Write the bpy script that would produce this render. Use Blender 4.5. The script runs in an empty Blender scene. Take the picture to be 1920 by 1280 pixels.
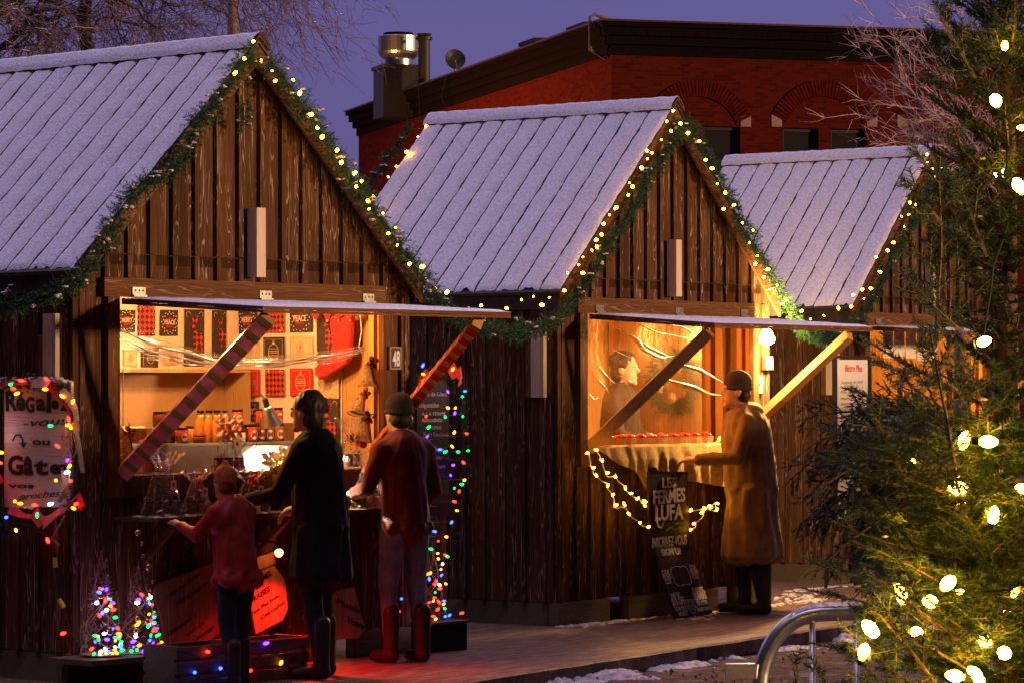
import bpy, math, random
import numpy as np
from mathutils import Vector, Matrix, noise
random.seed(7); RNG = np.random.default_rng(11)
sc = bpy.context.scene; COL = sc.collection; PI = math.pi
# ------------------------------------------------------------------ camera, world, sun, exposure
EYE = 1.692; FPX = 6023.0; PITCH = .0142; ROLL = .0022
cam = bpy.data.cameras.new('camera'); camo = bpy.data.objects.new('camera', cam); COL.objects.link(camo)
cam.sensor_width = 36; cam.lens = FPX/1920*36; cam.clip_start = .1; cam.clip_end = 1500
camo.matrix_world = Matrix.Translation((0, 0, EYE)) @ Matrix.Rotation(PI/2+PITCH, 4, 'X') @ Matrix.Rotation(-ROLL, 4, 'Z')
sc.camera = camo
sc.view_settings.view_transform = 'Standard'; sc.view_settings.look = 'None'
sc.view_settings.exposure = 0; sc.view_settings.gamma = 1
sc.cycles.use_denoising = True; sc.cycles.max_bounces = 6; sc.cycles.transparent_max_bounces = 12
sc.cycles.sample_clamp_indirect = 4; sc.cycles.caustics_reflective = False; sc.cycles.caustics_refractive = False
SUN_L = Vector((.94, -.34, .075)).normalized()
def make_world():
    w = bpy.data.worlds.new("World"); sc.world = w; w.use_nodes = True
    nt = w.node_tree; nt.nodes.clear(); N = nt.nodes.new; L = nt.links.new
    out = N('ShaderNodeOutputWorld'); bg = N('ShaderNodeBackground'); sky = N('ShaderNodeTexSky')
    sky.sky_type = 'NISHITA'; sky.sun_disc = False; sky.sun_elevation = math.radians(2)
    sky.sun_rotation = math.atan2(SUN_L.x, SUN_L.y)
    tc = N('ShaderNodeTexCoord'); sep = N('ShaderNodeSeparateXYZ'); L(tc.outputs['Generated'], sep.inputs[0])
    rp = N('ShaderNodeValToRGB'); L(sep.outputs['Z'], rp.inputs[0]); e = rp.color_ramp.elements
    e[0].position = 0; e[0].color = (.135, .092, .22, 1); e[1].position = 1; e[1].color = (2.1, 1.66, 2.75, 1)
    k = rp.color_ramp.elements.new(.08); k.color = (.125, .100, .275, 1)
    k = rp.color_ramp.elements.new(.16); k.color = (.115, .102, .30, 1)
    nz = N('ShaderNodeTexNoise'); nz.inputs['Scale'].default_value = 5; nz.inputs['Detail'].default_value = 4
    mp = N('ShaderNodeMapping'); mp.inputs['Scale'].default_value = (1, 1, 3.5); L(tc.outputs['Generated'], mp.inputs[0]); L(mp.outputs[0], nz.inputs[0])
    mr = N('ShaderNodeMapRange'); mr.inputs[3].default_value = .86; mr.inputs[4].default_value = 1.14; L(nz.outputs[0], mr.inputs[0])
    mul = N('ShaderNodeVectorMath'); mul.operation = 'SCALE'; L(rp.outputs[0], mul.inputs[0]); L(mr.outputs[0], mul.inputs['Scale'])
    ym = N('ShaderNodeMapRange'); ym.inputs[1].default_value = .3; ym.inputs[2].default_value = .8; ym.inputs[3].default_value = .03; L(sep.outputs['Y'], ym.inputs[0])
    dt = N('ShaderNodeVectorMath'); dt.operation = 'DOT_PRODUCT'; dt.inputs[1].default_value = Vector((-.16, -.10, .98)).normalized(); L(tc.outputs['Generated'], dt.inputs[0])
    zm = N('ShaderNodeMapRange'); zm.inputs[1].default_value = .84; zm.inputs[2].default_value = .995; zm.inputs[3].default_value = 0; L(dt.outputs['Value'], zm.inputs[0])
    mm = N('ShaderNodeMath'); mm.operation = 'MAXIMUM'; L(ym.outputs[0], mm.inputs[0]); L(zm.outputs[0], mm.inputs[1])
    m3 = N('ShaderNodeVectorMath'); m3.operation = 'SCALE'; L(mul.outputs[0], m3.inputs[0]); L(mm.outputs[0], m3.inputs['Scale']); mul = m3
    s2 = N('ShaderNodeVectorMath'); s2.operation = 'SCALE'; s2.inputs['Scale'].default_value = .002; L(sky.outputs[0], s2.inputs[0])
    ad = N('ShaderNodeVectorMath'); ad.operation = 'ADD'; L(mul.outputs[0], ad.inputs[0]); L(s2.outputs[0], ad.inputs[1])
    L(ad.outputs[0], bg.inputs[0]); bg.inputs[1].default_value = 1.0; L(bg.outputs[0], out.inputs[0])
make_world()
sl = bpy.data.lights.new('sun', 'SUN'); sl.energy = 3.4; sl.color = (1, .58, .31); sl.angle = math.radians(3)
so = bpy.data.objects.new('sun', sl); COL.objects.link(so); so.rotation_mode = 'QUATERNION'
so.rotation_quaternion = SUN_L.to_track_quat('Z', 'Y')

# ------------------------------------------------------------------ placing helpers
ST = [(-2.536, 18.468, .847), (.306, 22.761, .931), (2.871, 27.577, .955)]      # front left corner and yaw of each stall
def ray(px, py):
    X = px-960; Y = 640-py; c, s = math.cos(ROLL), math.sin(ROLL); X, Y = X*c+Y*s, -X*s+Y*c
    cp, sp = math.cos(PITCH), math.sin(PITCH); return Vector((X/FPX, cp-Y/FPX*sp, sp+Y/FPX*cp))
def toloc(i, p):
    x, y, a = ST[i]; c, s = math.cos(a), math.sin(a); dx, dy = p[0]-x, p[1]-y
    return Vector((dx*c+dy*s, -dx*s+dy*c, p[2]))
def W(i, u, v, w):
    x, y, a = ST[i]; c, s = math.cos(a), math.sin(a); return Vector((x+u*c-v*s, y+u*s+v*c, w))
def loc(i, px, py, ax, val):
    d = ray(px, py); o = toloc(i, (0, 0, EYE)); e = toloc(i, (d[0], d[1], EYE+d[2])); dd = e-o
    k = 'uvw'.index(ax); return o+dd*((val-o[k])/dd[k])
def at(px, py, Y): d = ray(px, py); return Vector((0, 0, EYE))+d*(Y/d[1])
def gnd(px, py, z=0): d = ray(px, py); return Vector((0, 0, EYE))+d*((z-EYE)/d[2])

# ------------------------------------------------------------------ mesh helpers
class MB:
    def __init__(s): s.v = []; s.f = []; s.mi = []; s.T = None; s.m = 0
    def add(s, vs, fs):
        n = len(s.v)
        s.v += [tuple(s.T @ Vector(p)) if s.T else tuple(p) for p in vs]
        s.f += [tuple(i+n for i in f) for f in fs]; s.mi += [s.m]*len(fs); return s
    def box(s, a, b, R=None):
        (x0, y0, z0), (x1, y1, z1) = a, b
        vs = [(x0,y0,z0),(x1,y0,z0),(x1,y1,z0),(x0,y1,z0),(x0,y0,z1),(x1,y0,z1),(x1,y1,z1),(x0,y1,z1)]
        if R: vs = [R @ Vector(p) for p in vs]
        return s.add(vs, [(0,3,2,1),(4,5,6,7),(0,1,5,4),(1,2,6,5),(2,3,7,6),(3,0,4,7)])
    def bar(s, p, q, w, h, up=(0, 0, 1)):
        p, q = Vector(p), Vector(q); d = (q-p); L = d.length; d.normalize(); u = Vector(up)
        x = d.cross(u).normalized(); z = x.cross(d).normalized()
        R = Matrix((x, d, z)).transposed().to_4x4(); R.translation = p
        return s.box((-w/2, 0, -h/2), (w/2, L, h/2), R)
    def tube(s, P, r, n=6, cap=True):
        P = [Vector(p) for p in P]; m = len(P)
        if not hasattr(r, '__len__'): r = [r]*m
        vs = []; ref = None
        for i in range(m):
            d = (P[min(i+1, m-1)]-P[max(i-1, 0)]);
            if d.length < 1e-9: d = Vector((0, 0, 1))
            d.normalize()
            if ref is None: ref = Vector((0, 0, 1)) if abs(d.z) < .9 else Vector((1, 0, 0))
            x = d.cross(ref).normalized(); y = x.cross(d).normalized(); ref = y
            for k in range(n):
                a = 2*PI*k/n; vs.append(P[i]+(x*math.cos(a)+y*math.sin(a))*r[i])
        fs = [(i*n+k, i*n+(k+1) % n, (i+1)*n+(k+1) % n, (i+1)*n+k) for i in range(m-1) for k in range(n)]
        if cap: fs += [tuple(range(n))[::-1], tuple((m-1)*n+k for k in range(n))]
        return s.add(vs, fs)
    def lathe(s, prof, n=16, o=(0, 0, 0), wob=0):
        vs = []; m = len(prof)
        for r, z in prof:
            for k in range(n):
                a = 2*PI*k/n; q = r*(1+(random.uniform(-wob, wob) if wob else 0)); vs.append((o[0]+q*math.cos(a), o[1]+q*math.sin(a), o[2]+z))
        fs = [(i*n+k, i*n+(k+1) % n, (i+1)*n+(k+1) % n, (i+1)*n+k) for i in range(m-1) for k in range(n)]
        fs += [tuple(range(n))[::-1], tuple((m-1)*n+k for k in range(n))]
        return s.add(vs, fs)
    def ball(s, c, r, n=10, m=7, jit=0):
        r = r if hasattr(r, '__len__') else (r, r, r); vs = [(c[0], c[1], c[2]-r[2])]
        for i in range(1, m):
            t = PI*i/m
            for k in range(n):
                a = 2*PI*k/n; j = 1+random.uniform(-jit, jit) if jit else 1
                vs.append((c[0]+r[0]*j*math.sin(t)*math.cos(a), c[1]+r[1]*j*math.sin(t)*math.sin(a), c[2]-r[2]*j*math.cos(t)))
        vs.append((c[0], c[1], c[2]+r[2])); e = len(vs)-1
        fs = [(0, 1+(k+1) % n, 1+k) for k in range(n)]
        fs += [(1+i*n+k, 1+i*n+(k+1) % n, 1+(i+1)*n+(k+1) % n, 1+(i+1)*n+k) for i in range(m-2) for k in range(n)]
        fs += [(e, 1+(m-2)*n+k, 1+(m-2)*n+(k+1) % n) for k in range(n)]
        return s.add(vs, fs)
    def prism(s, poly, y0, y1):                      # poly in xz, extruded along y
        n = len(poly); vs = [(x, y0, z) for x, z in poly]+[(x, y1, z) for x, z in poly]
        fs = [tuple(range(n)), tuple(range(2*n-1, n-1, -1))]+[(i, n+i, n+(i+1) % n, (i+1) % n) for i in range(n)]
        return s.add(vs, fs)
    def grid(s, F, nu, nv, thick=None):
        vs = [F(i/nu, j/nv) for j in range(nv+1) for i in range(nu+1)]
        fs = [(j*(nu+1)+i, j*(nu+1)+i+1, (j+1)*(nu+1)+i+1, (j+1)*(nu+1)+i) for j in range(nv) for i in range(nu)]
        return s.add(vs, fs)
    def build(s, name, mats, parent=None, smooth=False):
        me = bpy.data.meshes.new(name); me.from_pydata([tuple(p) for p in s.v], [], s.f)
        mats = mats if isinstance(mats, (list, tuple)) else [mats]
        for m in mats: me.materials.append(m)
        if len(mats) > 1: me.polygons.foreach_set('material_index', s.mi)
        if smooth: me.polygons.foreach_set('use_smooth', [True]*len(me.polygons))
        me.update(); o = bpy.data.objects.new(name, me); COL.objects.link(o)
        if parent: o.parent = parent
        return o
def tag(o, label=None, cat=None, group=None, kind=None):
    if label: o['label'] = label
    if cat: o['category'] = cat
    if group: o['group'] = group
    if kind: o['kind'] = kind
    return o
def thing(name, label, cat, l=(0, 0, 0), rz=0, group=None):
    o = bpy.data.objects.new(name, None); COL.objects.link(o); o.location = l; o.rotation_euler = (0, 0, rz); o.empty_display_size = .1
    return tag(o, label, cat, group)
def put(o, l, rz=0): o.location = l; o.rotation_euler = (0, 0, rz); return o
def kids(o): return [c for c in COL.objects if c.parent == o]
def copy_tree(o, parent=None, label=None):
    c = o.copy(); COL.objects.link(c); c.parent = parent
    if label: c['label'] = label
    for ch in kids(o): copy_tree(ch, c)
    return c
class Soup:                                         # many thin triangles (needles)
    def __init__(s): s.a = []
    def twig(s, base, d, L, nl=.02, step=.002, wid=.0016, flat=0.0, ang=.9, up=(0, 0, 1)):
        n = max(4, int(L/step)); base = np.array(base, float); d = np.array(d, float); d /= np.linalg.norm(d)
        u = np.array(up, float); x = np.cross(d, u); x = x/(np.linalg.norm(x)+1e-9); y = np.cross(x, d)
        t = np.sort(RNG.random(n))*L; c = base+t[:, None]*d+RNG.normal(0, .0006, (n, 3))
        az = RNG.random(n)*2*PI
        if flat: side = np.where(RNG.random(n) < .5, 0, PI); az = np.where(RNG.random(n) < flat, side+RNG.normal(0, .35, n), az)
        rad = np.cos(az)[:, None]*x+np.sin(az)[:, None]*y
        A = ang+RNG.normal(0, .13, n); nd = np.cos(A)[:, None]*d+np.sin(A)[:, None]*rad
        ll = nl*(.75+.4*RNG.random(n))*np.clip(1.25-t/L*.55, .4, 1); w = np.cross(nd, np.cross(nd, rad)+RNG.normal(0, .6, (n, 3)))
        w /= np.linalg.norm(w, axis=1)[:, None]+1e-9
        s.a.append(np.stack([c-w*wid/2, c+w*wid/2, c+nd*ll[:, None]+w*wid*.2], 1))
    def leaves(s, c, size, n, spread):
        c = np.array(c)+RNG.normal(0, spread, (n, 3)); d = RNG.normal(0, 1, (n, 3)); d /= np.linalg.norm(d, axis=1)[:, None]
        w = np.cross(d, RNG.normal(0, 1, (n, 3))); w /= np.linalg.norm(w, axis=1)[:, None]
        s.a.append(np.stack([c-w*size*.3, c+w*size*.3, c+d*size], 1))
    def build(s, name, mat, parent=None):
        V = np.concatenate(s.a).reshape(-1, 3).astype(np.float32); n = len(V)//3
        me = bpy.data.meshes.new(name); me.vertices.add(n*3); me.vertices.foreach_set('co', V.ravel())
        me.loops.add(n*3); me.loops.foreach_set('vertex_index', np.arange(n*3, dtype=np.int32))
        me.polygons.add(n); me.polygons.foreach_set('loop_start', np.arange(0, n*3, 3, dtype=np.int32))
        me.materials.append(mat); me.update(calc_edges=True); me.validate()
        o = bpy.data.objects.new(name, me); COL.objects.link(o)
        if parent: o.parent = parent
        return o
def text_mb(lines, name, mat, parent, thick=.0015, M0=None):
    """lines: (string, x, z, size, xscale, shear, bold, tilt); laid in the local xz plane, facing -y"""
    vs = []; fs = []
    for (t, x, z, size, xs, sh, bold, tilt) in lines:
        cu = bpy.data.curves.new('t', 'FONT'); cu.body = t; cu.size = 1; cu.align_x = 'CENTER'; cu.shear = sh; cu.offset = bold; cu.extrude = thick/size; cu.resolution_u = 3
        ob = bpy.data.objects.new('t', cu); COL.objects.link(ob)
        me = bpy.data.meshes.new_from_object(ob.evaluated_get(bpy.context.evaluated_depsgraph_get()))
        c, s = math.cos(tilt), math.sin(tilt); n = len(vs)
        if isinstance(xs, tuple): xv = [v.co.x for v in me.vertices] or [0, 1]; xs = xs[0]/max(1e-6, (max(xv)-min(xv))*size)
        for v in me.vertices:
            a, b = v.co.x*size*xs, v.co.y*size
            p = Vector((x+a*c-b*s, -v.co.z*size, z+a*s+b*c)); vs.append(M0 @ p if M0 else p)
        fs += [tuple(i+n for i in p.vertices) for p in me.polygons]
        bpy.data.objects.remove(ob); bpy.data.curves.remove(cu); bpy.data.meshes.remove(me)
    m = MB(); m.add(vs, fs); return m.build(name, mat, parent)

# ------------------------------------------------------------------ materials
def newmat(name):
    m = bpy.data.materials.new(name); m.use_nodes = True; nt = m.node_tree; b = nt.nodes['Principled BSDF']; return m, nt, b
def mat(name, c, rough=.6, metal=0, emit=None, es=0, var=.0, vs=12, bump=0, bs=60, alpha=1, spec=.3, stretch=(1, 1, 1), c2=None, sheen=0, sub=0):
    m, nt, b = newmat(name); b.inputs['Base Color'].default_value = (*c, 1); b.inputs['Roughness'].default_value = rough
    b.inputs['Metallic'].default_value = metal; b.inputs['Specular IOR Level'].default_value = spec; b.inputs['Alpha'].default_value = alpha
    if sheen: b.inputs['Sheen Weight'].default_value = sheen
    if sub: b.inputs['Subsurface Weight'].default_value = sub; b.inputs['Subsurface Scale'].default_value = .02
    if emit: b.inputs['Emission Color'].default_value = (*emit, 1); b.inputs['Emission Strength'].default_value = es
    N = nt.nodes.new; L = nt.links.new
    if var or c2 or bump:
        tc = N('ShaderNodeTexCoord'); mp = N('ShaderNodeMapping'); mp.inputs['Scale'].default_value = stretch; L(tc.outputs['Object'], mp.inputs[0])
    if var or c2:
        nz = N('ShaderNodeTexNoise'); nz.inputs['Scale'].default_value = vs; nz.inputs['Detail'].default_value = 5; nz.inputs['Roughness'].default_value = .65; L(mp.outputs[0], nz.inputs[0])
        mx = N('ShaderNodeMix'); mx.data_type = 'RGBA'
        k2 = c2 or tuple(x*(1-var) for x in c); k1 = c if c2 else tuple(min(1, x*(1+var)) for x in c)
        mx.inputs[6].default_value = (*k1, 1); mx.inputs[7].default_value = (*k2, 1)
        mr = N('ShaderNodeMapRange'); mr.inputs[1].default_value = .35; mr.inputs[2].default_value = .65; L(nz.outputs[0], mr.inputs[0]); L(mr.outputs[0], mx.inputs[0]); L(mx.outputs[2], b.inputs['Base Color'])
    if bump:
        n2 = N('ShaderNodeTexNoise'); n2.inputs['Scale'].default_value = bs; n2.inputs['Detail'].default_value = 4; L(mp.outputs[0], n2.inputs[0])
        bp = N('ShaderNodeBump'); bp.inputs['Strength'].default_value = bump; bp.inputs['Distance'].default_value = .01; L(n2.outputs[0], bp.inputs['Height']); L(bp.outputs[0], b.inputs['Normal'])
    return m
def wood(name, c1, c2, streak=(.42, .33, .26), amt=.5, board=.178, vert=True, rough=.7, rings=9, knots=True):
    m, nt, b = newmat(name); N = nt.nodes.new; L = nt.links.new; b.inputs['Roughness'].default_value = rough; b.inputs['Specular IOR Level'].default_value = .06
    tc = N('ShaderNodeTexCoord'); sep = N('ShaderNodeSeparateXYZ'); L(tc.outputs['Object'], sep.inputs[0])
    ad = N('ShaderNodeMath'); ad.operation = 'ADD'
    if vert: L(sep.outputs[0], ad.inputs[0]); L(sep.outputs[1], ad.inputs[1])
    else: L(sep.outputs[2], ad.inputs[0]); L(sep.outputs[1], ad.inputs[1])
    dv = N('ShaderNodeMath'); dv.operation = 'DIVIDE'; dv.inputs[1].default_value = board; L(ad.outputs[0], dv.inputs[0])
    fl = N('ShaderNodeMath'); fl.operation = 'FLOOR'; L(dv.outputs[0], fl.inputs[0])
    wn = N('ShaderNodeTexWhiteNoise'); wn.noise_dimensions = '1D'; L(fl.outputs[0], wn.inputs['W'])
    sc3 = N('ShaderNodeVectorMath'); sc3.operation = 'SCALE'; sc3.inputs['Scale'].default_value = 30; L(wn.outputs['Color'], sc3.inputs[0])
    mp = N('ShaderNodeMapping'); mp.inputs['Scale'].default_value = (19, 19, 1.5) if vert else (1.5, 19, 19); L(tc.outputs['Object'], mp.inputs[0])
    av = N('ShaderNodeVectorMath'); L(mp.outputs[0], av.inputs[0]); L(sc3.outputs[0], av.inputs[1])
    nz = N('ShaderNodeTexNoise'); nz.inputs['Scale'].default_value = 1; nz.inputs['Detail'].default_value = 1.5; nz.inputs['Distortion'].default_value = .4; L(av.outputs[0], nz.inputs[0])
    rg = N('ShaderNodeMath'); rg.operation = 'MULTIPLY'; rg.inputs[1].default_value = rings; L(nz.outputs[0], rg.inputs[0])
    fr = N('ShaderNodeMath'); fr.operation = 'PINGPONG'; fr.inputs[1].default_value = .5; L(rg.outputs[0], fr.inputs[0])
    ln = N('ShaderNodeMapRange'); ln.inputs[1].default_value = .13; ln.inputs[2].default_value = .02; L(fr.outputs[0], ln.inputs[0])
    fine = N('ShaderNodeTexNoise'); fine.inputs['Scale'].default_value = 1; fine.inputs['Detail'].default_value = 6
    mf = N('ShaderNodeMapping'); mf.inputs['Scale'].default_value = (70, 70, 2.5) if vert else (2.5, 70, 70); L(av.outputs[0], mf.inputs[0]); mf.inputs['Scale'].default_value = (9, 9, 3) if vert else (3, 9, 9); L(mf.outputs[0], fine.inputs[0])
    pt = N('ShaderNodeTexNoise'); pt.inputs['Scale'].default_value = .8; pt.inputs['Detail'].default_value = 3; L(av.outputs[0], pt.inputs[0])
    pm = N('ShaderNodeMapRange'); pm.inputs[1].default_value = .45; pm.inputs[2].default_value = .58; L(pt.outputs[0], pm.inputs[0])
    f2 = N('ShaderNodeMapRange'); f2.inputs[1].default_value = .34; f2.inputs[2].default_value = .5; L(fine.outputs[0], f2.inputs[0])
    a1 = N('ShaderNodeMath'); a1.operation = 'MULTIPLY'; L(ln.outputs[0], a1.inputs[0]); L(pm.outputs[0], a1.inputs[1])
    a2 = N('ShaderNodeMath'); a2.operation = 'MULTIPLY'; L(a1.outputs[0], a2.inputs[0]); L(f2.outputs[0], a2.inputs[1])
    a3 = N('ShaderNodeMath'); a3.operation = 'MULTIPLY'; a3.inputs[1].default_value = amt; L(a2.outputs[0], a3.inputs[0])
    base = N('ShaderNodeMix'); base.data_type = 'RGBA'; base.inputs[6].default_value = (*c1, 1); base.inputs[7].default_value = (*c2, 1)
    fm = N('ShaderNodeMapRange'); fm.inputs[1].default_value = .3; fm.inputs[2].default_value = .7; L(fine.outputs[0], fm.inputs[0]); L(fm.outputs[0], base.inputs[0])
    br = N('ShaderNodeMapRange'); br.inputs[3].default_value = .7; br.inputs[4].default_value = 1.25; L(wn.outputs['Value'], br.inputs[0])
    bm = N('ShaderNodeVectorMath'); bm.operation = 'SCALE'; L(base.outputs[2], bm.inputs[0]); L(br.outputs[0], bm.inputs['Scale'])
    mx = N('ShaderNodeMix'); mx.data_type = 'RGBA'; L(bm.outputs[0], mx.inputs[6]); mx.inputs[7].default_value = (*streak, 1); L(a3.outputs[0], mx.inputs[0])
    L(mx.outputs[2], b.inputs['Base Color'])
    bp = N('ShaderNodeBump'); bp.inputs['Strength'].default_value = .35; bp.inputs['Distance'].default_value = .006; L(fine.outputs[0], bp.inputs['Height']); L(bp.outputs[0], b.inputs['Normal'])
    return m
def film(name, op=.12, rough=.08, tint=(1, 1, 1), fk=1.2, dm=.12):            # clear plastic: mostly see-through, glossy
    m, nt, b = newmat(name); nt.nodes.remove(b); N = nt.nodes.new; L = nt.links.new; out = nt.nodes['Material Output']
    t = N('ShaderNodeBsdfTransparent'); g = N('ShaderNodeBsdfGlossy'); g.inputs['Roughness'].default_value = rough; g.inputs[0].default_value = (*tint, 1)
    d = N('ShaderNodeBsdfDiffuse'); d.inputs[0].default_value = (*tint, 1)
    fr = N('ShaderNodeFresnel'); fr.inputs[0].default_value = 1.45
    a = N('ShaderNodeMath'); a.operation = 'MULTIPLY_ADD'; a.inputs[1].default_value = fk; a.inputs[2].default_value = op; L(fr.outputs[0], a.inputs[0])
    g2 = N('ShaderNodeMixShader'); g2.inputs[0].default_value = dm; L(g.outputs[0], g2.inputs[1]); L(d.outputs[0], g2.inputs[2])
    mx = N('ShaderNodeMixShader'); L(a.outputs[0], mx.inputs[0]); L(t.outputs[0], mx.inputs[1]); L(g2.outputs[0], mx.inputs[2]); L(mx.outputs[0], out.inputs[0])
    tc = N('ShaderNodeTexCoord'); nz = N('ShaderNodeTexNoise'); nz.inputs['Scale'].default_value = 9; nz.inputs['Detail'].default_value = 3; L(tc.outputs['Object'], nz.inputs[0])
    bp = N('ShaderNodeBump'); bp.inputs['Strength'].default_value = .5; bp.inputs['Distance'].default_value = .02; L(nz.outputs[0], bp.inputs['Height']); L(bp.outputs[0], g.inputs['Normal'])
    return m
def bulbmat(name, c, s):
    m, nt, b = newmat(name); b.inputs['Base Color'].default_value = (*c, 1); b.inputs['Emission Color'].default_value = (*c, 1); b.inputs['Emission Strength'].default_value = s
    return m
X = {}
X['wall'] = wood('stained_boards', (.115, .056, .025), (.045, .020, .009), streak=(.62, .47, .36), amt=.62, rings=12, rough=.85)
X['beam'] = wood('stained_beam', (.17, .08, .034), (.09, .038, .015), streak=(.45, .33, .24), amt=.5, board=.4, vert=False)
X['trim'] = wood('stained_trim', (.15, .068, .027), (.08, .032, .012), amt=.4, board=.3)
X['raw'] = wood('fresh_lumber', (.62, .50, .38), (.48, .36, .25), streak=(.3, .17, .08), amt=.6, board=.2)
X['pine'] = wood('pine_inside', (.66, .36, .13), (.50, .25, .08), streak=(.3, .12, .04), amt=.5, board=.14)
X['ply'] = wood('plywood_inside', (.42, .25, .11), (.30, .17, .07), streak=(.18, .09, .04), amt=.7, board=.6, rings=16)
X['strut'] = wood('brace_lumber', (.55, .33, .15), (.42, .23, .09), streak=(.25, .11, .04), amt=.5, board=.5)
X['sill'] = wood('weathered_sill', (.19, .14, .10), (.11, .08, .055), streak=(.08, .05, .03), amt=.6, board=.5, vert=False)
X['snow'] = mat('snow', (.80, .79, .84), .8, var=.16, vs=45, bump=1, bs=75, spec=.2)
X['snow2'] = mat('packed_snow', (.72, .70, .72), .8, c2=(.45, .38, .33), vs=14, bump=1.0, bs=45, spec=.2)
X['sheet'] = mat('dark_roof_sheet', (.05, .035, .03), .5, .3, var=.3)
X['steel'] = mat('brushed_steel', (.55, .55, .56), .35, 1, var=.15, vs=30, stretch=(1, 1, 8))
X['galv'] = mat('galvanised_steel', (.62, .60, .52), .3, 1, var=.18, vs=25, bump=.08, bs=40)
X['needle'] = mat('garland_needles', (.028, .10, .03), .5, c2=(.010, .042, .015), vs=25)
X['fir'] = mat('fir_needles', (.038, .088, .012), .5, c2=(.012, .036, .007), vs=14)
X['cedar'] = mat('cedar_sprays', (.014, .035, .010), .6, c2=(.006, .018, .006), vs=14)
X['bark'] = mat('bark', (.16, .10, .06), .85, var=.4, vs=40, bump=.6, bs=60)
X['bark3'] = mat('dark_wet_bark', (.045, .03, .027), .6, var=.4, vs=14, bump=.8, bs=20)
X['twig2'] = mat('icy_brown_twigs', (.17, .10, .09), .35, var=.3, vs=6)
X['bark2'] = mat('grey_bark', (.24, .15, .12), .8, var=.3, vs=20, bump=.5, bs=30)
X['twig'] = mat('pale_twigs', (.55, .38, .36), .6, var=.2, vs=8)
X['black'] = mat('black_metal', (.02, .02, .022), .45, .2, var=.2)
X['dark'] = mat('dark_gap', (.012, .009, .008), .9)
X['white'] = mat('white_paint', (.8, .79, .76), .5, var=.04)
X['chalkb'] = mat('chalkboard', (.018, .015, .016), .7, c2=(.03, .025, .026), vs=9)
X['chalk'] = mat('chalk_paint', (.78, .72, .74), .8, var=.12, vs=80)
X['ink'] = mat('black_lettering', (.015, .013, .013), .6)
X['red'] = mat('red_fabric', (.55, .015, .012), .75, var=.25, vs=30, bump=.3, bs=120, sheen=.3)
X['redp'] = mat('red_ribbon', (.62, .02, .03), .35, var=.15, vs=18, bump=.3, bs=20)
X['gold'] = mat('gold_ribbon', (.50, .33, .07), .5, var=.2, vs=60)
X['jute'] = mat('jute_cloth', (.58, .44, .26), .9, var=.2, vs=50, bump=.5, bs=250)
X['wick'] = mat('grapevine', (.36, .20, .09), .7, var=.4, vs=60, bump=.5, bs=90)
X['cream'] = mat('cream_print', (.72, .60, .44), .8)
X['pale'] = mat('pale_cloth', (.80, .70, .55), .85, var=.05, bump=.2, bs=200)
X['char'] = mat('charcoal_cloth', (.05, .035, .03), .85, var=.3, vs=60)
X['redcloth'] = mat('red_printed_cloth', (.55, .03, .02), .85, var=.2, vs=40)
X['cello'] = film('cellophane', .05, .12)
X['curtain'] = film('amber_haze_curtain', .07, .35, (1, .62, .3), .25, .7)  # amber tint puts the warm haze of the lit room into the plastic
X['curt2'] = film('folded_clear_curtain', .14, .18, (1, .93, .85))
X['cord'] = mat('green_cord', (.01, .025, .015), .5)
X['cordw'] = mat('white_cord', (.6, .55, .48), .5)
X['yel'] = mat('yellow_plug', (.85, .55, .02), .35)
X['skin'] = mat('skin', (.62, .36, .26), .55, var=.06, sub=.1)
X['B_w'] = bulbmat('warm_bulb', (1, .43, .016), 48)
X['B_r'] = bulbmat('red_bulb', (1, .015, .008), 14)
X['B_g'] = bulbmat('green_bulb', (.0, 1, .16), 4)
X['B_b'] = bulbmat('blue_bulb', (.015, .05, 1), 14)
X['B_p'] = bulbmat('violet_bulb', (.10, .015, 1), 12)
X['B_o'] = bulbmat('amber_bulb', (1, .26, .006), 9)
X['B_c'] = bulbmat('cool_bulb', (.55, .62, 1), 22)
X['B_s'] = bulbmat('big_tree_bulb', (1, .50, .030), 95)
def plaid():
    m, nt, b = newmat('buffalo_plaid'); N = nt.nodes.new; L = nt.links.new; b.inputs['Roughness'].default_value = .85
    tc = N('ShaderNodeTexCoord'); mp = N('ShaderNodeMapping'); mp.inputs['Rotation'].default_value = (0, .785, 0); mp.inputs['Scale'].default_value = (38, 38, 38); L(tc.outputs['Object'], mp.inputs[0])
    ck = N('ShaderNodeTexChecker'); ck.inputs['Scale'].default_value = 1; ck.inputs[1].default_value = (.60, .04, .02, 1); ck.inputs[2].default_value = (.05, .02, .015, 1)
    fl = N('ShaderNodeVectorMath'); fl.operation = 'MULTIPLY'; fl.inputs[1].default_value = (1, 0, 1); L(mp.outputs[0], fl.inputs[0])
    of = N('ShaderNodeVectorMath'); of.inputs[1].default_value = (.01, .5, .01); L(fl.outputs[0], of.inputs[0]); L(of.outputs[0], ck.inputs[0]); L(ck.outputs[0], b.inputs[0]); return m
X['plaid'] = plaid()
COLS = ['B_r', 'B_g', 'B_b', 'B_o', 'B_c', 'B_p', 'B_r', 'B_o', 'B_g']
def lamp(name, l, power, c, r=.03, parent=None):
    li = bpy.data.lights.new(name, 'POINT'); li.energy = power; li.color = c; li.shadow_soft_size = r
    o = bpy.data.objects.new(name, li); COL.objects.link(o); o.location = l
    if parent: o.parent = parent
    return o
_bulbs = {}
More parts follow.
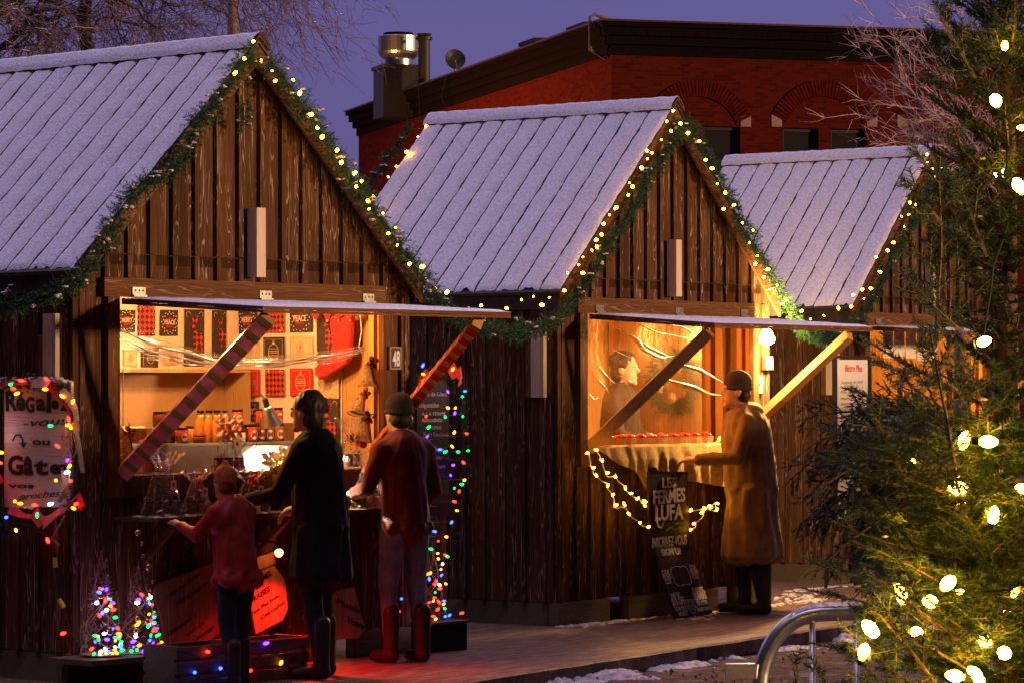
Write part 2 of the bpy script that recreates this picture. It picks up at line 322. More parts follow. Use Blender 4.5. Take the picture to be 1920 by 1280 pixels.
def bulb(l, m, parent, r=.010, k=1.6, name='bulb', rnd=True):
    key = (m, r, k)
    if key not in _bulbs:
        b = MB(); b.lathe([(r*.35, -r*k*.9), (r*.8, -r*k*.6), (r, 0), (r*.8, r*k*.5), (r*.45, r*k*.85), (r*.12, r*k)], 8); o = b.build(name, X[m], parent, True); _bulbs[key] = o.data
    else:
        o = bpy.data.objects.new(name, _bulbs[key]); COL.objects.link(o); o.parent = parent
    o.location = l
    if rnd: o.rotation_euler = (random.uniform(-1.6, 1.6), random.uniform(-1.6, 1.6), random.uniform(0, 6))
    return o
def lerp(a, b, t): return a+(b-a)*t
def along(P, t):
    P = [Vector(p) for p in P]; Ls = [(P[i+1]-P[i]).length for i in range(len(P)-1)]; s = t*sum(Ls)
    for i, l in enumerate(Ls):
        if s <= l or i == len(Ls)-1: return P[i].lerp(P[i+1], min(1, s/max(l, 1e-9)))
        s -= l
def plen(P): return sum((Vector(P[i+1])-Vector(P[i])).length for i in range(len(P)-1))

# ------------------------------------------------------------------ ground, boardwalk
BW = [Vector(p) for p in ((-4.6, 11.35, 0), (-.251, 18.58, 0), (.123, 19.2, 0), (1.572, 21.6, 0), (2.53, 23.14, 0), (9.5, 34.4, 0))]
def wn(x, y, s=1.0): return noise.noise(Vector((x*s, y*s, 3.3)))
def ground():
    mb = MB(); mb.grid(lambda a, b: ((a-.5)*700, -40+b*560, -.11), 6, 6); g = mb.build('ground', X['dirt_far']); tag(g, kind='structure')
    def F(a, b):
        x = -5+a*12; y = 12+b*18; z = -.105+.012*wn(x, y, 3)+.006*wn(x, y, 17)
        return (x, y, z)
    mb = MB(); mb.grid(F, 220, 330); o = mb.build('dirt_path', X['dirt'], None, True); tag(o, kind='structure')
def dirtmat(name, far=False):
    m, nt, b = newmat(name); N = nt.nodes.new; L = nt.links.new; b.inputs['Roughness'].default_value = .9; b.inputs['Specular IOR Level'].default_value = .2
    tc = N('ShaderNodeTexCoord'); n1 = N('ShaderNodeTexNoise'); n1.inputs['Scale'].default_value = 9; n1.inputs['Detail'].default_value = 7; n1.inputs['Roughness'].default_value = .75; L(tc.outputs['Object'], n1.inputs[0])
    cr = N('ShaderNodeValToRGB'); e = cr.color_ramp.elements; e[0].position = .36; e[0].color = (.03, .018, .013, 1); e[1].position = .74; e[1].color = (.42, .34, .31, 1)
    k = e.new(.52); k.color = (.10, .058, .04, 1); k = e.new(.64); k.color = (.18, .12, .095, 1); L(n1.outputs[0], cr.inputs[0]); L(cr.outputs[0], b.inputs[0])
    n2 = N('ShaderNodeTexNoise'); n2.inputs['Scale'].default_value = 55; n2.inputs['Detail'].default_value = 6; L(tc.outputs['Object'], n2.inputs[0])
    bp = N('ShaderNodeBump'); bp.inputs['Strength'].default_value = 1; bp.inputs['Distance'].default_value = .03; L(n2.outputs[0], bp.inputs['Height']); L(bp.outputs[0], b.inputs['Normal']); return m
X['dirt'] = dirtmat('trampled_dirt'); X['dirt_far'] = mat('dark_ground', (.10, .075, .065), .9, var=.3, vs=3)
def deckmat():
    m, nt, b = newmat('snowy_deck'); N = nt.nodes.new; L = nt.links.new; b.inputs['Roughness'].default_value = .6; b.inputs['Specular IOR Level'].default_value = .15
    tc = N('ShaderNodeTexCoord'); mp = N('ShaderNodeMapping'); mp.inputs['Rotation'].default_value = (0, 0, -1.025); L(tc.outputs['Object'], mp.inputs[0])
    sep = N('ShaderNodeSeparateXYZ'); L(mp.outputs[0], sep.inputs[0])
    d = N('ShaderNodeMath'); d.operation = 'DIVIDE'; d.inputs[1].default_value = .19; L(sep.outputs[1], d.inputs[0])
    f = N('ShaderNodeMath'); f.operation = 'FRACT'; L(d.outputs[0], f.inputs[0]); gp = N('ShaderNodeMath'); gp.operation = 'LESS_THAN'; gp.inputs[1].default_value = .05; L(f.outputs[0], gp.inputs[0])
    ms = N('ShaderNodeMapping'); ms.inputs['Scale'].default_value = (2.2, 16, 1); L(mp.outputs[0], ms.inputs[0])
    n1 = N('ShaderNodeTexNoise'); n1.inputs['Scale'].default_value = 1.6; n1.inputs['Detail'].default_value = 8; n1.inputs['Roughness'].default_value = .7; L(ms.outputs[0], n1.inputs[0])
    cr = N('ShaderNodeValToRGB'); e = cr.color_ramp.elements; e[0].position = .3; e[0].color = (.07, .04, .026, 1); e[1].position = .72; e[1].color = (.40, .29, .21, 1); k = e.new(.5); k.color = (.15, .09, .058, 1)
    L(n1.outputs[0], cr.inputs[0]); mx = N('ShaderNodeMix'); mx.data_type = 'RGBA'; mx.inputs[7].default_value = (.06, .045, .04, 1); L(gp.outputs[0], mx.inputs[0]); L(cr.outputs[0], mx.inputs[6])
    vo = N('ShaderNodeTexVoronoi'); vo.inputs['Scale'].default_value = 16; L(tc.outputs['Object'], vo.inputs[0]); lt = N('ShaderNodeMath'); lt.operation = 'LESS_THAN'; lt.inputs[1].default_value = .09; L(vo.outputs[0], lt.inputs[0])
    m2 = N('ShaderNodeMix'); m2.data_type = 'RGBA'; L(lt.outputs[0], m2.inputs[0]); L(mx.outputs[2], m2.inputs[6]); m2.inputs[7].default_value = (.04, .025, .02, 1); L(m2.outputs[2], b.inputs[0])
    n2 = N('ShaderNodeTexNoise'); n2.inputs['Scale'].default_value = 40; n2.inputs['Detail'].default_value = 5; L(tc.outputs['Object'], n2.inputs[0])
    bp = N('ShaderNodeBump'); bp.inputs['Strength'].default_value = .7; bp.inputs['Distance'].default_value = .012; L(n2.outputs[0], bp.inputs['Height']); L(bp.outputs[0], b.inputs['Normal']); return m
X['deck'] = deckmat()
ground()
def boardwalk():
    mb = MB(); off = Vector((-.845, .535, 0)); vs = []; fs = []; n = 240
    for i in range(n+1):
        p = along(BW, i/n); j = .022*wn(p.x, p.y, 2.2)+.012*wn(p.x, p.y, 14)
        e = p-off*j
        vs += [(e.x, e.y, -.10), (e.x, e.y, -.012), (e.x+off.x*.02, e.y+off.y*.02, 0), (p.x+off.x*7.5, p.y+off.y*7.5, 0), (p.x+off.x*7.5, p.y+off.y*7.5, -.10)]
    for i in range(n):
        for k in range(4): fs.append((i*5+k, (i+1)*5+k, (i+1)*5+k+1, i*5+k+1))
    mb.add(vs, fs); o = mb.build('boardwalk', X['deck']); tag(o, kind='structure')
    # snow caught along the step and against the stall sills
    s = MB()
    def lump(x, y, z, r):
        s.ball((x, y, z), (r*random.uniform(.8, 1.5), r*random.uniform(.8, 1.5), r*random.uniform(.35, .7)), 8, 5, .25)
    def F(a, b):
        p = along(BW[1:], a*.66); d = .005+b*.42; q = p-off*d; k = noise.noise(Vector((q.x*2.2, q.y*2.2, 7)))+.55*noise.noise(Vector((q.x*8, q.y*8, 2)))+.3*noise.noise(Vector((q.x*25, q.y*25, 5)))
        return (q.x, q.y, -.118+.055*max(-.3, k+.50-b*1.25)+.006*noise.noise(Vector((q.x*60, q.y*60, 5))))
    s.grid(F, 1100, 34)
    for (i, u0, u1, n, r) in ((1, -.05, .75, 150, .022), (1, .8, 1.6, 50, .014), (1, 2.0, 3.6, 110, .02), (2, -1.2, .3, 130, .022)):
        for _ in range(n):
            u = random.uniform(u0, u1); p = W(i, u, -.04-abs(random.gauss(0, .07)), 0); lump(p.x, p.y, .0, random.uniform(.3, 1)*r)
    for _ in range(45): p = gnd(random.uniform(1270, 1345), random.uniform(1146, 1162)); lump(p.x, p.y, 0, random.uniform(.008, .022))
    for _ in range(40): p = gnd(random.uniform(1450, 1530), random.uniform(1112, 1128)); lump(p.x, p.y, 0, random.uniform(.01, .03))
    o = s.build('loose_snow', X['snow2'], None, True); tag(o, kind='stuff')
    l = Soup(); l.leaves((1.0, 19.5, -.095), .035, 260, (1.1, 1.6, .004)); l.leaves((.6, 19.6, -.09), .04, 60, (.5, .9, .003))
    o = l.build('fallen_leaves', mat('dead_leaves', (.30, .12, .04), .7, var=.4, vs=5)); tag(o, kind='stuff')
boardwalk()

# ------------------------------------------------------------------ market stalls
Wd, H, E_, OV, RL = 2.793, 3.8, 2.384, .108, 2.11
SL = (H-E_)/(Wd/2+.07)
def wr(u): return E_+(u+.07)*SL if u <= Wd/2 else E_+(Wd+.07-u)*SL
OL, OR, OB, OT = .335, 2.58, 1.17, 2.215           # opening
def stall(i, label, depth, hatch_d, hatch_drop, OB):
    L_ = depth; x, y, a = ST[i]
    t = thing('market_stall', label, 'market stall', (x, y, 0), a, 'wooden market stalls in a row')
    g = MB()
    g.box((0, 0, .17), (.30, .025, 2.333)); g.box((OR+.03, 0, .17), (Wd, .025, 2.333)); g.box((.30, .001, .17), (OR+.03, .024, OB-.11)); g.box((.0, -.011, 2.334), (Wd, .022, 2.470))
    g.prism([(0, 2.474), (Wd, 2.474), (Wd, wr(Wd)-.04), (Wd/2, H-.04), (0, wr(0)-.04)], -.012, .022)
    u = .045
    while u < Wd-.03:
        top = min(wr(u), wr(u+.038))-.045
        segs = [(.17, 2.468)] if (u < .2 or u > OR+.05) else [(.17, OB-.112), (2.332, 2.468)]
        for z0, z1 in [q for q in segs if q[0] < 2]+[(2.336, 2.4695)]: g.box((u, -.026-(.011 if z0 > 2 else 0), z0), (u+.04, -.0105 if z0 > 2 else 0, z1-(.14 if z1 > 2.4 and z0 < 2 else 0)))
        if top > 2.5: g.box((u+random.uniform(-.004, .004), -.038, 2.478), (u+.04, -.012, top))
        u += .178+random.uniform(-.004, .004)
    g.box((-.012, -.03, .17), (.03, .0, min(2.40, wr(0)-.05))); g.box((Wd-.03, -.03, .17), (Wd+.012, 0, 2.40))
    g.build('gable_wall', X['wall'], t)
    for s_ in (0, 1):
        m = MB(); u0, u1 = (-.022, 0) if s_ == 0 else (Wd, Wd+.022)
        m.box((u0, .002, .17), (u1, L_, 2.36)); v = .06
        while v < L_-.03:
            b0, b1 = (u0-.022, u0) if s_ == 0 else (u1, u1+.022)
            m.box((b0, v, .17), (b1, v+.045, 2.36)); v += .178
        m.build('side_wall', X['wall'], t)
    m = MB(); m.box((0, L_-.03, .17), (Wd, L_, 2.4)); m.prism([(0, 2.4), (Wd, 2.4), (Wd/2, H-.06)], L_-.03, L_); m.build('rear_wall', X['wall'], t)
    RD = 1.55 if i == 0 else 1.40
    # inside room
    m = MB(); m.box((2.70, .08, .2), (2.72, RD, 2.44)); m.build('inner_wall', X['ply' if i else 'pine'], t); m = MB(); m.box((.06, .08, .2), (.08, RD, 2.44)); m.build('inner_wall', X['pine'], t)
    m = MB(); m.box((.08, RD-.02, .2), (2.70, RD, 2.44)); m.build('inner_back_wall', X['pine'], t)
    m = MB(); m.box((.06, .03, 2.44), (2.72, RD+.01, 2.46)); m.build('ceiling', X['pine'], t)
    m = MB(); m.box((.06, .03, .17), (2.72, RD, .19)); m.build('floor', X['ply'], t)
    m = MB()
    for v in ((.03, .11, .40, RD-.08) if i else (.03, .11)): m.box((2.62, v, .2), (2.70, v+.045, 2.3))
    if i == 1: m.box((2.60, .28, 1.0), (2.66, .34, 2.3))
    m.build('stud', X['pine'], t)
    # sills
    m = MB(); m.box((-.02, -.035, .0), (.62, .05, .165)); m.box((.86, -.035, .0), (2.05, .05, .165)); m.box((2.3, -.035, 0), (Wd+.02, .05, .165)); m.box((-.02, .06, 0), (.05, L_, .165)); m.build('sill', X['sill'], t)
    # trims round the opening
    m = MB(); m.box((.21, -.052, 2.222), (2.56, 0, 2.332)); m.build('header', X['beam'], t)
    m = MB(); m.box((.245, -.045, OB-.11), (OL, 0, 2.22)); m.build('post', X['trim'], t)
    m = MB(); m.box((OR-.03, -.045, OB-.11), (OR+.045, 0, 2.22)); m.build('post', X['trim'], t)
    m = MB(); m.box((.24, -.055, OB-.112), (OR+.04, 0, OB)); m.box((OL, -.03, OB), (OR-.03, .14, OB+.012)); m.build('ledge', X['trim'], t)
    for uu, ww in ((.42, 2.235), (1.45, 2.235), (2.35, 2.235)):
        m = MB(); m.box((uu, -.06, ww), (uu+.10, -.053, ww+.045)); m.box((uu, -.075, ww-.012), (uu+.10, -.053, ww)); [m.ball((uu+dx, -.061, ww+.025), .007, 6, 4) for dx in (.02, .05, .08)]
        m.build('hinge', X['galv'], t)
    # hatch, propped open
    HWD = OR-OL-(.16 if i == 0 else .07)
    hz = 2.212; dz = hatch_drop; h = MB(); p0 = Vector((OL, -.06, hz)); p1 = Vector((OL, -hatch_d, hz-dz))
    n = 6
    dv = (p1-p0)/n; nrm = Vector((0, -(p1-p0).z, (p1-p0).y)).normalized(); nrm = nrm if nrm.z > 0 else -nrm
    R = Matrix.Identity(4); d = (p1-p0).normalized(); R = Matrix((Vector((1, 0, 0)), -d, nrm)).transposed().to_4x4(); R.translation = p0
    Lh = (p1-p0).length
    for k in range(n): h.box((0, -Lh*(k+1)/n+.004, -.018+.002*(k % 2)), (HWD-.0, -Lh*k/n, .002*(k % 2)), R)
    h.box((0, -Lh, -.034), (.07, 0, -.019), R); h.box((HWD-.07, -Lh, -.034), (HWD, 0, -.019), R); h.box((.07, -Lh, -.034), (HWD-.07, -Lh+.05, -.019), R)
    ho = h.build('hatch', X['beam'], t)
    s = MB()
    def F(a, b):
        xx = a*(HWD); yy = -Lh*(.02+.985*b); e = min(a, 1-a, b, 1-b)
        return R @ Vector((xx, yy, .003+.012*min(1, e*25)*(1+.5*wn(xx, yy+i, 9))))
    s.grid(F, 60, 30); s.build('snow_layer', X['snow'], ho, True)
    # struts
    ends = []
    for uu, side in ((OL+.03, 0), (2.47, 1)):
        q0 = Vector((uu, -.03, OB+.02+(.10 if side else 0))); q1 = Vector((uu+((.12, -.22) if i == 0 else (.07, -.12))[side], -Lh*.95, hz-dz*.95-.062))
        m = MB(); m.bar(q0, q1, .055, .085, (0, -1, 1)); so_ = m.build('strut', X['strut'], t); ends.append((q0, q1, so_))
    # block that holds the hatch
    m = MB(); m.box((Wd/2-.03, -.12, 2.36), (Wd/2+.045, -.038, 2.78)); m.build('prop_block', X['raw'], t)
    m = MB(); m.box((-.075, .05, 1.62), (-.022, .16, 2.12)); m.build('prop_block', X['raw'], t)
    m = MB(); m.box((-.06, .17, 1.62), (-.022, .22, 2.0)); m.build('prop_block', X['trim'], t)
    # rake boards and roof
    m = MB()
    for s_ in (0, 1):
        A = [(-.07, wr(-.07)), (Wd/2, H), (Wd/2, H-.13), (-.07, wr(-.07)-.13)]
        A = A if s_ == 0 else [(Wd-u_, z) for u_, z in A][::-1]
        A = [(u_, z-.022) for u_, z in A]; m.prism(A, -OV+.012, -OV+.034); 
    m.build('rake_board', X['beam'], t)
    ro = MB()
    for s_ in (0, 1):
        A = [(-.09, wr(-.07)-.02), (Wd/2, H-.001), (Wd/2, H-.02), (-.09, wr(-.07)-.04)]
        A = A if s_ == 0 else [(Wd-u_, z) for u_, z in A][::-1]
        ro.prism(A, -OV, L_+.1)
    ro.box((-.06, -OV+.04, 2.24), (-.035, L_+.08, 2.37)); ro.box((Wd+.035, -OV+.04, 2.24), (Wd+.06, L_+.08, 2.37))
    rf = ro.build('roof', X['sheet'], t)
    sn = MB(); pw = .2; npan = int(round((L_+.1+OV)/pw)); pw = (L_+.1+OV)/npan; SLEN = math.hypot(Wd/2+.07, H-E_)
    for s_ in (0, 1):
        for k in range(npan):
            ph = random.random()*9
            def F(a, b, k=k, s_=s_, ph=ph):
                q = b*(SLEN+.02-.055*abs(noise.noise(Vector((a*5+k, ph, 1)))))
                edge = min(a, 1-a)*pw; jit = .007*noise.noise(Vector((q*9, ph, a > .5)))+.004*noise.noise(Vector((q*60, ph, a > .5)))
                dot = .006 if (a > .5 and (abs((q % .62)-.31) < .012)) else 0
                v = -OV+k*pw+.0065+a*(pw-.013)+(jit if a > .5 else -jit)*(1 if edge < .01 else 0)-dot*(a > .9)
                hgt = .016*min(1, edge/.012+.25)*min(1, (SLEN-q)/.02+.3)+.0035*noise.noise(Vector((v*30, q*30, s_)))+.007*noise.noise(Vector((v*9, q*6, s_)))
                cu = (Wd/2-q*(Wd/2+.07)/SLEN); cz = H-q*(H-E_)/SLEN
                nx, nz = -SL/math.hypot(1, SL), 1/math.hypot(1, SL)
                P = Vector((cu+nx*hgt, v, cz+nz*hgt))
                if s_: P.x = Wd-P.x
                return P
            sn.grid(F, 6, 90)
    sn.build('snow_layer', X['snow'], rf, True)
    rc = MB()
    for s_ in (-1, 1):
        A = [(Wd/2, H+.030), (Wd/2+s_*.085, H+.030-.085*SL), (Wd/2+s_*.09, H+.018-.085*SL), (Wd/2, H+.015)]
        rc.prism(A if s_ == 1 else A[::-1], -OV-.01, L_+.11)
    rc = rc.build('ridge_cap', X['beam'], rf)
    s = MB()
    def F(a, b):
        v = -OV-.012+b*(L_+.12+OV); q = (a-.5)*2; uu = Wd/2+q*(.092+.007*noise.noise(Vector((v*7, q > 0, 2)))); z = H+.056-(abs(q)**1.25)*.092*SL+.006*noise.noise(Vector((uu*20, v*11, 5)))
        if abs(q) > .97: z -= .022
        if abs(q) < .15: z -= .008
        return (uu, v, z)
    s.grid(F, 16, 160); s.build('snow_cap', X['snow'], rc, True)
    return t, ends
S1, E1 = stall(0, 'tall nearest wooden market stall selling jars, with striped ribbon braces and the number 48', 3.6, 1.24, .070, 1.17)
S2, E2 = stall(1, 'middle wooden market stall number 49, with plain braces, a burlap counter and empty plywood inside', RL, 1.13, .078, 1.235)
S3, E3 = stall(2, 'farthest wooden market stall, partly behind the evergreen, with papers hung in its yellow opening', 1.95, 1.05, .06, 1.2)
# ribbon wrapped round the braces of the first stall
def wrap(q0, q1, parent, n, a, b, f=.62):
    d = (q1-q0); L = d.length; r = MB(); g = MB()
    for k in range(n):
        t0 = k/n; t1 = t0+f/n; r.bar(q0+d*t0, q0+d*t1, .061, .091, (0, -1, 1)); g.bar(q0+d*(t1+.0005), q0+d*((k+1)/n-.0005), .064, .094, (0, -1, 1))
    tag(r.build('ribbon', a, parent)); g.build('gold_band', b, parent)
wrap(*E1[0], 12, mat('pink_ribbon', (.85, .22, .30), .3, var=.3, vs=14, bump=.4, bs=16), mat('olive_ribbon', (.30, .21, .04), .5), .66); wrap(*E1[1], 15, X['redp'], X['gold'])
E1[0][2]['label'] = 'diagonal brace at the left of the hatch, wrapped in pink-red ribbon with olive bands'
E1[1][2]['label'] = 'diagonal brace at the right of the hatch, wrapped in bright red ribbon with gold bands'

# ------------------------------------------------------------------ brick building far behind
def brickmat(name, nx=True):
    m, nt, b = newmat(name); N = nt.nodes.new; L = nt.links.new; b.inputs['Roughness'].default_value = .95; b.inputs['Specular IOR Level'].default_value = .03
    tc = N('ShaderNodeTexCoord'); sep = N('ShaderNodeSeparateXYZ'); L(tc.outputs['Object'], sep.inputs[0]); cb = N('ShaderNodeCombineXYZ')
    L(sep.outputs[0 if nx else 1], cb.inputs[0]); L(sep.outputs[2], cb.inputs[1])
    bk = N('ShaderNodeTexBrick'); bk.inputs['Scale'].default_value = 1; bk.inputs['Brick Width'].default_value = .23; bk.inputs['Row Height'].default_value = .078; bk.inputs['Mortar Size'].default_value = .008
    bk.inputs['Color1'].default_value = (.095, .010, .004, 1); bk.inputs['Color2'].default_value = (.055, .006, .003, 1); bk.inputs['Mortar'].default_value = (.075, .013, .007, 1); L(cb.outputs[0], bk.inputs[0])
    L(bk.outputs[0], b.inputs[0]); return m
X['brick'] = brickmat('red_brick'); X['brick_s'] = brickmat('red_brick_side', False)
X['cornice'] = mat('dark_cornice', (.008, .005, .005), 1, var=.2, spec=.05); X['glass'] = mat('dark_glass', (.02, .018, .02), .2)
X['arch'] = mat('arch_brick', (.072, .008, .0035), .95, spec=.03, var=.25, vs=6); X['stone'] = mat('pale_stone', (.28, .17, .14), .8, var=.1)
BO = Vector((2.34, 75, 0)); BA = .2843
def bl(px, py):                                       # point on the right face -> (x, z)
    d = ray(px, py); n = Vector((math.sin(BA), -math.cos(BA), 0)); o = Vector((0, 0, EYE)); p = o+d*((BO-o).dot(n)/d.dot(n)); q = p-BO
    return q.x*math.cos(BA)+q.y*math.sin(BA), p.z
def building():
    t = thing('brick_building', 'large red brick building with a dark cornice and shallow brick arches, behind the stalls', 'building', BO, BA)
    zc = 9.47; zt = 10.2; DX, DY = 34, 25.2
    wins = [(*bl(1318, 237), *bl(1388, 237)), (*bl(1468, 240), *bl(1535, 240)), (*bl(1558, 241), *bl(1625, 241)), (*bl(1705, 246), *bl(1770, 246)), (*bl(1800, 250), *bl(1860, 250))]
    z1 = bl(1468, 240)[1]; z0 = z1-2.2
    m = MB(); xs = [0]+[v for w in wins for v in (w[0], w[2])]+[DX]
    m.box((0, 0, z1), (DX, .3, zc)); m.box((0, 0, 0), (DX, .3, z0))
    for k in range(0, len(xs), 2): m.box((xs[k], 0, z0), (xs[k+1], .3, z1))
    m.build('front_wall', X['brick'], t)
    m = MB(); m.box((0, .3, 0), (.3, DY, zc)); m.box((.3, DY-.3, 0), (DX, DY, zc)); m.box((DX-.3, .3, 0), (DX, DY-.3, zc)); m.build('side_wall', X['brick_s'], t)
    m = MB(); m.box((.35, .35, zc-.2), (DX-.35, DY-.35, zc)); m.build('roof', X['cornice'], t)
    c = MB()
    for (o, a, b_) in ((.06, zc-.02, zc+.22), (.16, zc+.22, zc+.42), (.26, zc+.42, zc+.62), (.34, zc+.62, zt)):
        c.box((-o, -o, a), (DX+o, .4, b_-.003)); c.box((-o, .4, a), (.4, DY+o, b_-.003))
    for k in range(150): c.box((-.21, .2+k*.168, zc+.43), (-.263, .28+k*.168, zc+.54))
    for k in range(110): c.box((.2+k*.3, -.22, zc+.43), (.32+k*.3, -.264, zc+.54))
    c.build('cornice', X['cornice'], t)
    m = MB(); m.box((-.40, -.40, zt), (DX, .4, zt+.045)); m.box((-.40, .4, zt), (.4, DY+.3, zt+.045)); m.build('coping', mat('metal_coping', (.12, .06, .035), .35, .7), t)
    for w in wins:
        f = MB(); a, b_ = w[0], w[2]
        f.box((a, .12, z1-.08), (b_, .18, z1)); f.box((a, .12, z0), (a+.07, .18, z1-.08)); f.box((b_-.07, .12, z0), (b_, .18, z1-.08)); f.box((a+.07, .12, z1-1.0), (b_-.07, .17, z1-.93)); fo = f.build('window', X['black'], t)
        g = MB(); g.box((a+.07, .15, z0), (b_-.07, .16, z1-.08)); g.build('pane', X['glass'], fo)
    for px in (1398, 1456, 1635, 1692, 1862):
        x_, z_ = bl(px, 227); m = MB(); m.box((x_-.13, -.02, z_-.14), (x_+.13, .05, z_+.14)); m.build('keystone', X['stone'], t)
    for (pa, pb) in ((1210, 1408), (1447, 1645), (1683, 1880)):
        xa, z_ = bl(pa, 215); xb, _ = bl(pb, 215); cx = (xa+xb)/2; hw = (xb-xa)/2; rise = .85; R = (hw*hw+rise*rise)/(2*rise); cz = z_+rise-R; m = MB(); th = math.asin(hw/R); nb = 34
        for k in range(nb):
            a0 = -th+2*th*k/nb+.006; a1 = -th+2*th*(k+1)/nb-.006; P = [(cx+r*math.sin(a), cz+r*math.cos(a)) for r, a in ((R-.4, a0), (R, a0), (R, a1), (R-.4, a1))]
            m.prism(P[::-1], -.035, .01)
        m.build('arch', X['arch'], t)
    m = MB()
    m.tube([(-.05, .25, zc-.1), (-.46, .2, zc+.1), (-.46, .2, zt+.15), (-.3, .3, zt+.22), (.3, .6, zt+.1)], .045, 8); m.build('conduit', mat('dull_conduit', (.12, .10, .10), .7), t)
    m = MB(); m.tube([(-.42, 16.3, zt), (-.45, 15.9, zc-.3), (-.1, 15.2, zc-.7), (-.05, 14.2, zc-.35), (-.42, 13.8, zc+.2), (-.42, 13.2, zt)], .012, 5); m.build('cable', X['black'], t)
building()
def bw(px, py, y): # world point over the building's side strip at local y
    n = Vector((math.cos(BA), math.sin(BA), 0)); return None
def rooftop():
    RZ = 9.47
    def onroof(px, py, D): return at(px, py, D)
    p = at(747, 125, 93); k = 93/FPX; b = MB()
    t = thing('exhaust_fan', 'round bare metal exhaust fan on a tall black box on the brick roof', 'exhaust fan', (p.x, p.y, RZ), BA)
    h = p.z-RZ; b.box((-.6, -.6, 0), (.55, .6, h-.1)); b.box((-.65, -.65, h-.1), (.6, .65, h)); b.build('curb_box', X['black'], t)
    b = MB(); b.lathe([(.40, h), (.40, h+.20), (.47, h+.22), (.57, h+.34), (.60, h+.42), (.60, h+.86), (.57, h+.87), (.57, h+.80), (.3, h+.80)], 40); b.build('drum', X['steel'], t)
    b = MB(); b.lathe([(.44, h+.80), (.44, h+.95), (.41, h+.97), (.0, h+.98)], 32); b.build('cap', X['cornice'], t)
    p = at(795, 150, 92); t = thing('vent_pipe', 'black round vent pipe with a flat rain cap beside the metal exhaust fan', 'vent pipe', (p.x, p.y, RZ), BA); h = at(795, 62, 92).z-RZ
    b = MB(); b.lathe([(.17, 0), (.17, h-.18)], 20); b.build('pipe', X['black'], t); b = MB(); b.lathe([(.10, h-.22), (.24, h-.20), (.24, h-.12), (.17, h-.10), (.22, h-.03), (.12, h)], 24); b.build('rain_cap', X['black'], t)
    p = at(853, 113, 90); t = thing('satellite_dish', 'dark round satellite dish on the roof edge of the brick building', 'satellite dish', (p.x, p.y, p.z-.55))
    b = MB(); b.lathe([(0, 0), (.15, .01), (.26, .03), (.30, .06), (.28, .07), (.15, .03), (0, .02)], 28); d = b.build('dish', X['black'], t); d.location = (0, 0, .55); d.rotation_euler = (1.3, .1, .3)
    b = MB(); b.tube([(0, .1, 0-.3), (0, .1, .3), (0, .05, .5)], .03, 8); b.tube([(0, .05, .35), (.05, -.25, .3), (.02, -.35, .5)], .012, 6); b.build('mast', X['galv'], t)
    for (x0, y0, x1, y1, D, lb) in ((1150, 49, 1076, 68, 80, 'nearer low rooftop unit, right behind the corner of the dark cornice'), (1048, 78, 985, 97, 86, 'farther low rooftop unit, midway along the dark cornice')):
        p = at((x0+x1)/2, y1, D); z = at(0, y0, D).z; t = thing('rooftop_unit', lb, 'rooftop unit', (p.x, p.y, RZ), BA, 'rooftop units')
        w = abs(x0-x1)*D/FPX/2; b = MB(); b.box((-w*.8, -.5, 0), (w*.8, .8, z-RZ-.1)); b.build('casing', mat('grey_casing', (.10, .09, .10), .5, .3), t); b = MB(); b.box((-w*.9, -.6, z-RZ-.1), (w*.9, .9, z-RZ)); b.build('lid', X['black'], t)
        b = MB(); b.lathe([(.14, 0), (.14, .02)], 16); b.T = None; o = b.build('fan_guard', X['steel'], t); o.location = (-w*.2, -.53, z-RZ-.3); o.rotation_euler = (PI/2, 0, 0)
rooftop()
def pole():
    p = at(437, 0, 60); t = thing('utility_pole', 'bare wooden utility pole rising behind the nearest stall roof', 'utility pole', (p.x, 60, -.1))
    m = MB(); m.lathe([(.14, 0), (.13, 4), (.105, 9.4), (.10, 13)], 14); m.build('shaft', X['bark2'], t, True)
    m = MB(); m.box((-.9, -.06, 12), (.9, .06, 12.12)); m.build('crossarm', X['bark2'], t)
pole()

# ------------------------------------------------------------------ bare trees
def limb(m, p, d, L, r, depth, droop, kids_=3, wig=.35, T=None, tw=None):
    n = max(3, int(L/.16)) if depth > 0 else 4; P = [Vector(p)]; D = Vector(d).normalized(); R = [r]
    for k in range(n):
        D = (D+Vector((random.gauss(0, wig), random.gauss(0, wig), random.gauss(0, wig)))*.35+Vector((0, 0, droop))).normalized()
        P.append(P[-1]+D*L/n); R.append(r*(1-.75*(k+1)/n))
    (tw if (tw and r < .009) else m).tube(P, R, 5 if r > .02 else 3, False)
    if depth == 0: return
    nk = kids_+random.randint(0, 2)
    for k in range(nk):
        i = random.randint(1, n); b = P[i]; dd = (P[i]-P[i-1]).normalized(); ax = Vector((random.gauss(0, 1), random.gauss(0, 1), random.gauss(0, 1))).cross(dd)
        if ax.length < .01: continue
        nd = (Matrix.Rotation(random.uniform(.35, 1.0), 3, ax.normalized()) @ dd)
        limb(m, b, nd, L*random.uniform(.45, .75), max(R[i]*.62, .0035), depth-1, droop, kids_, wig, T, tw)
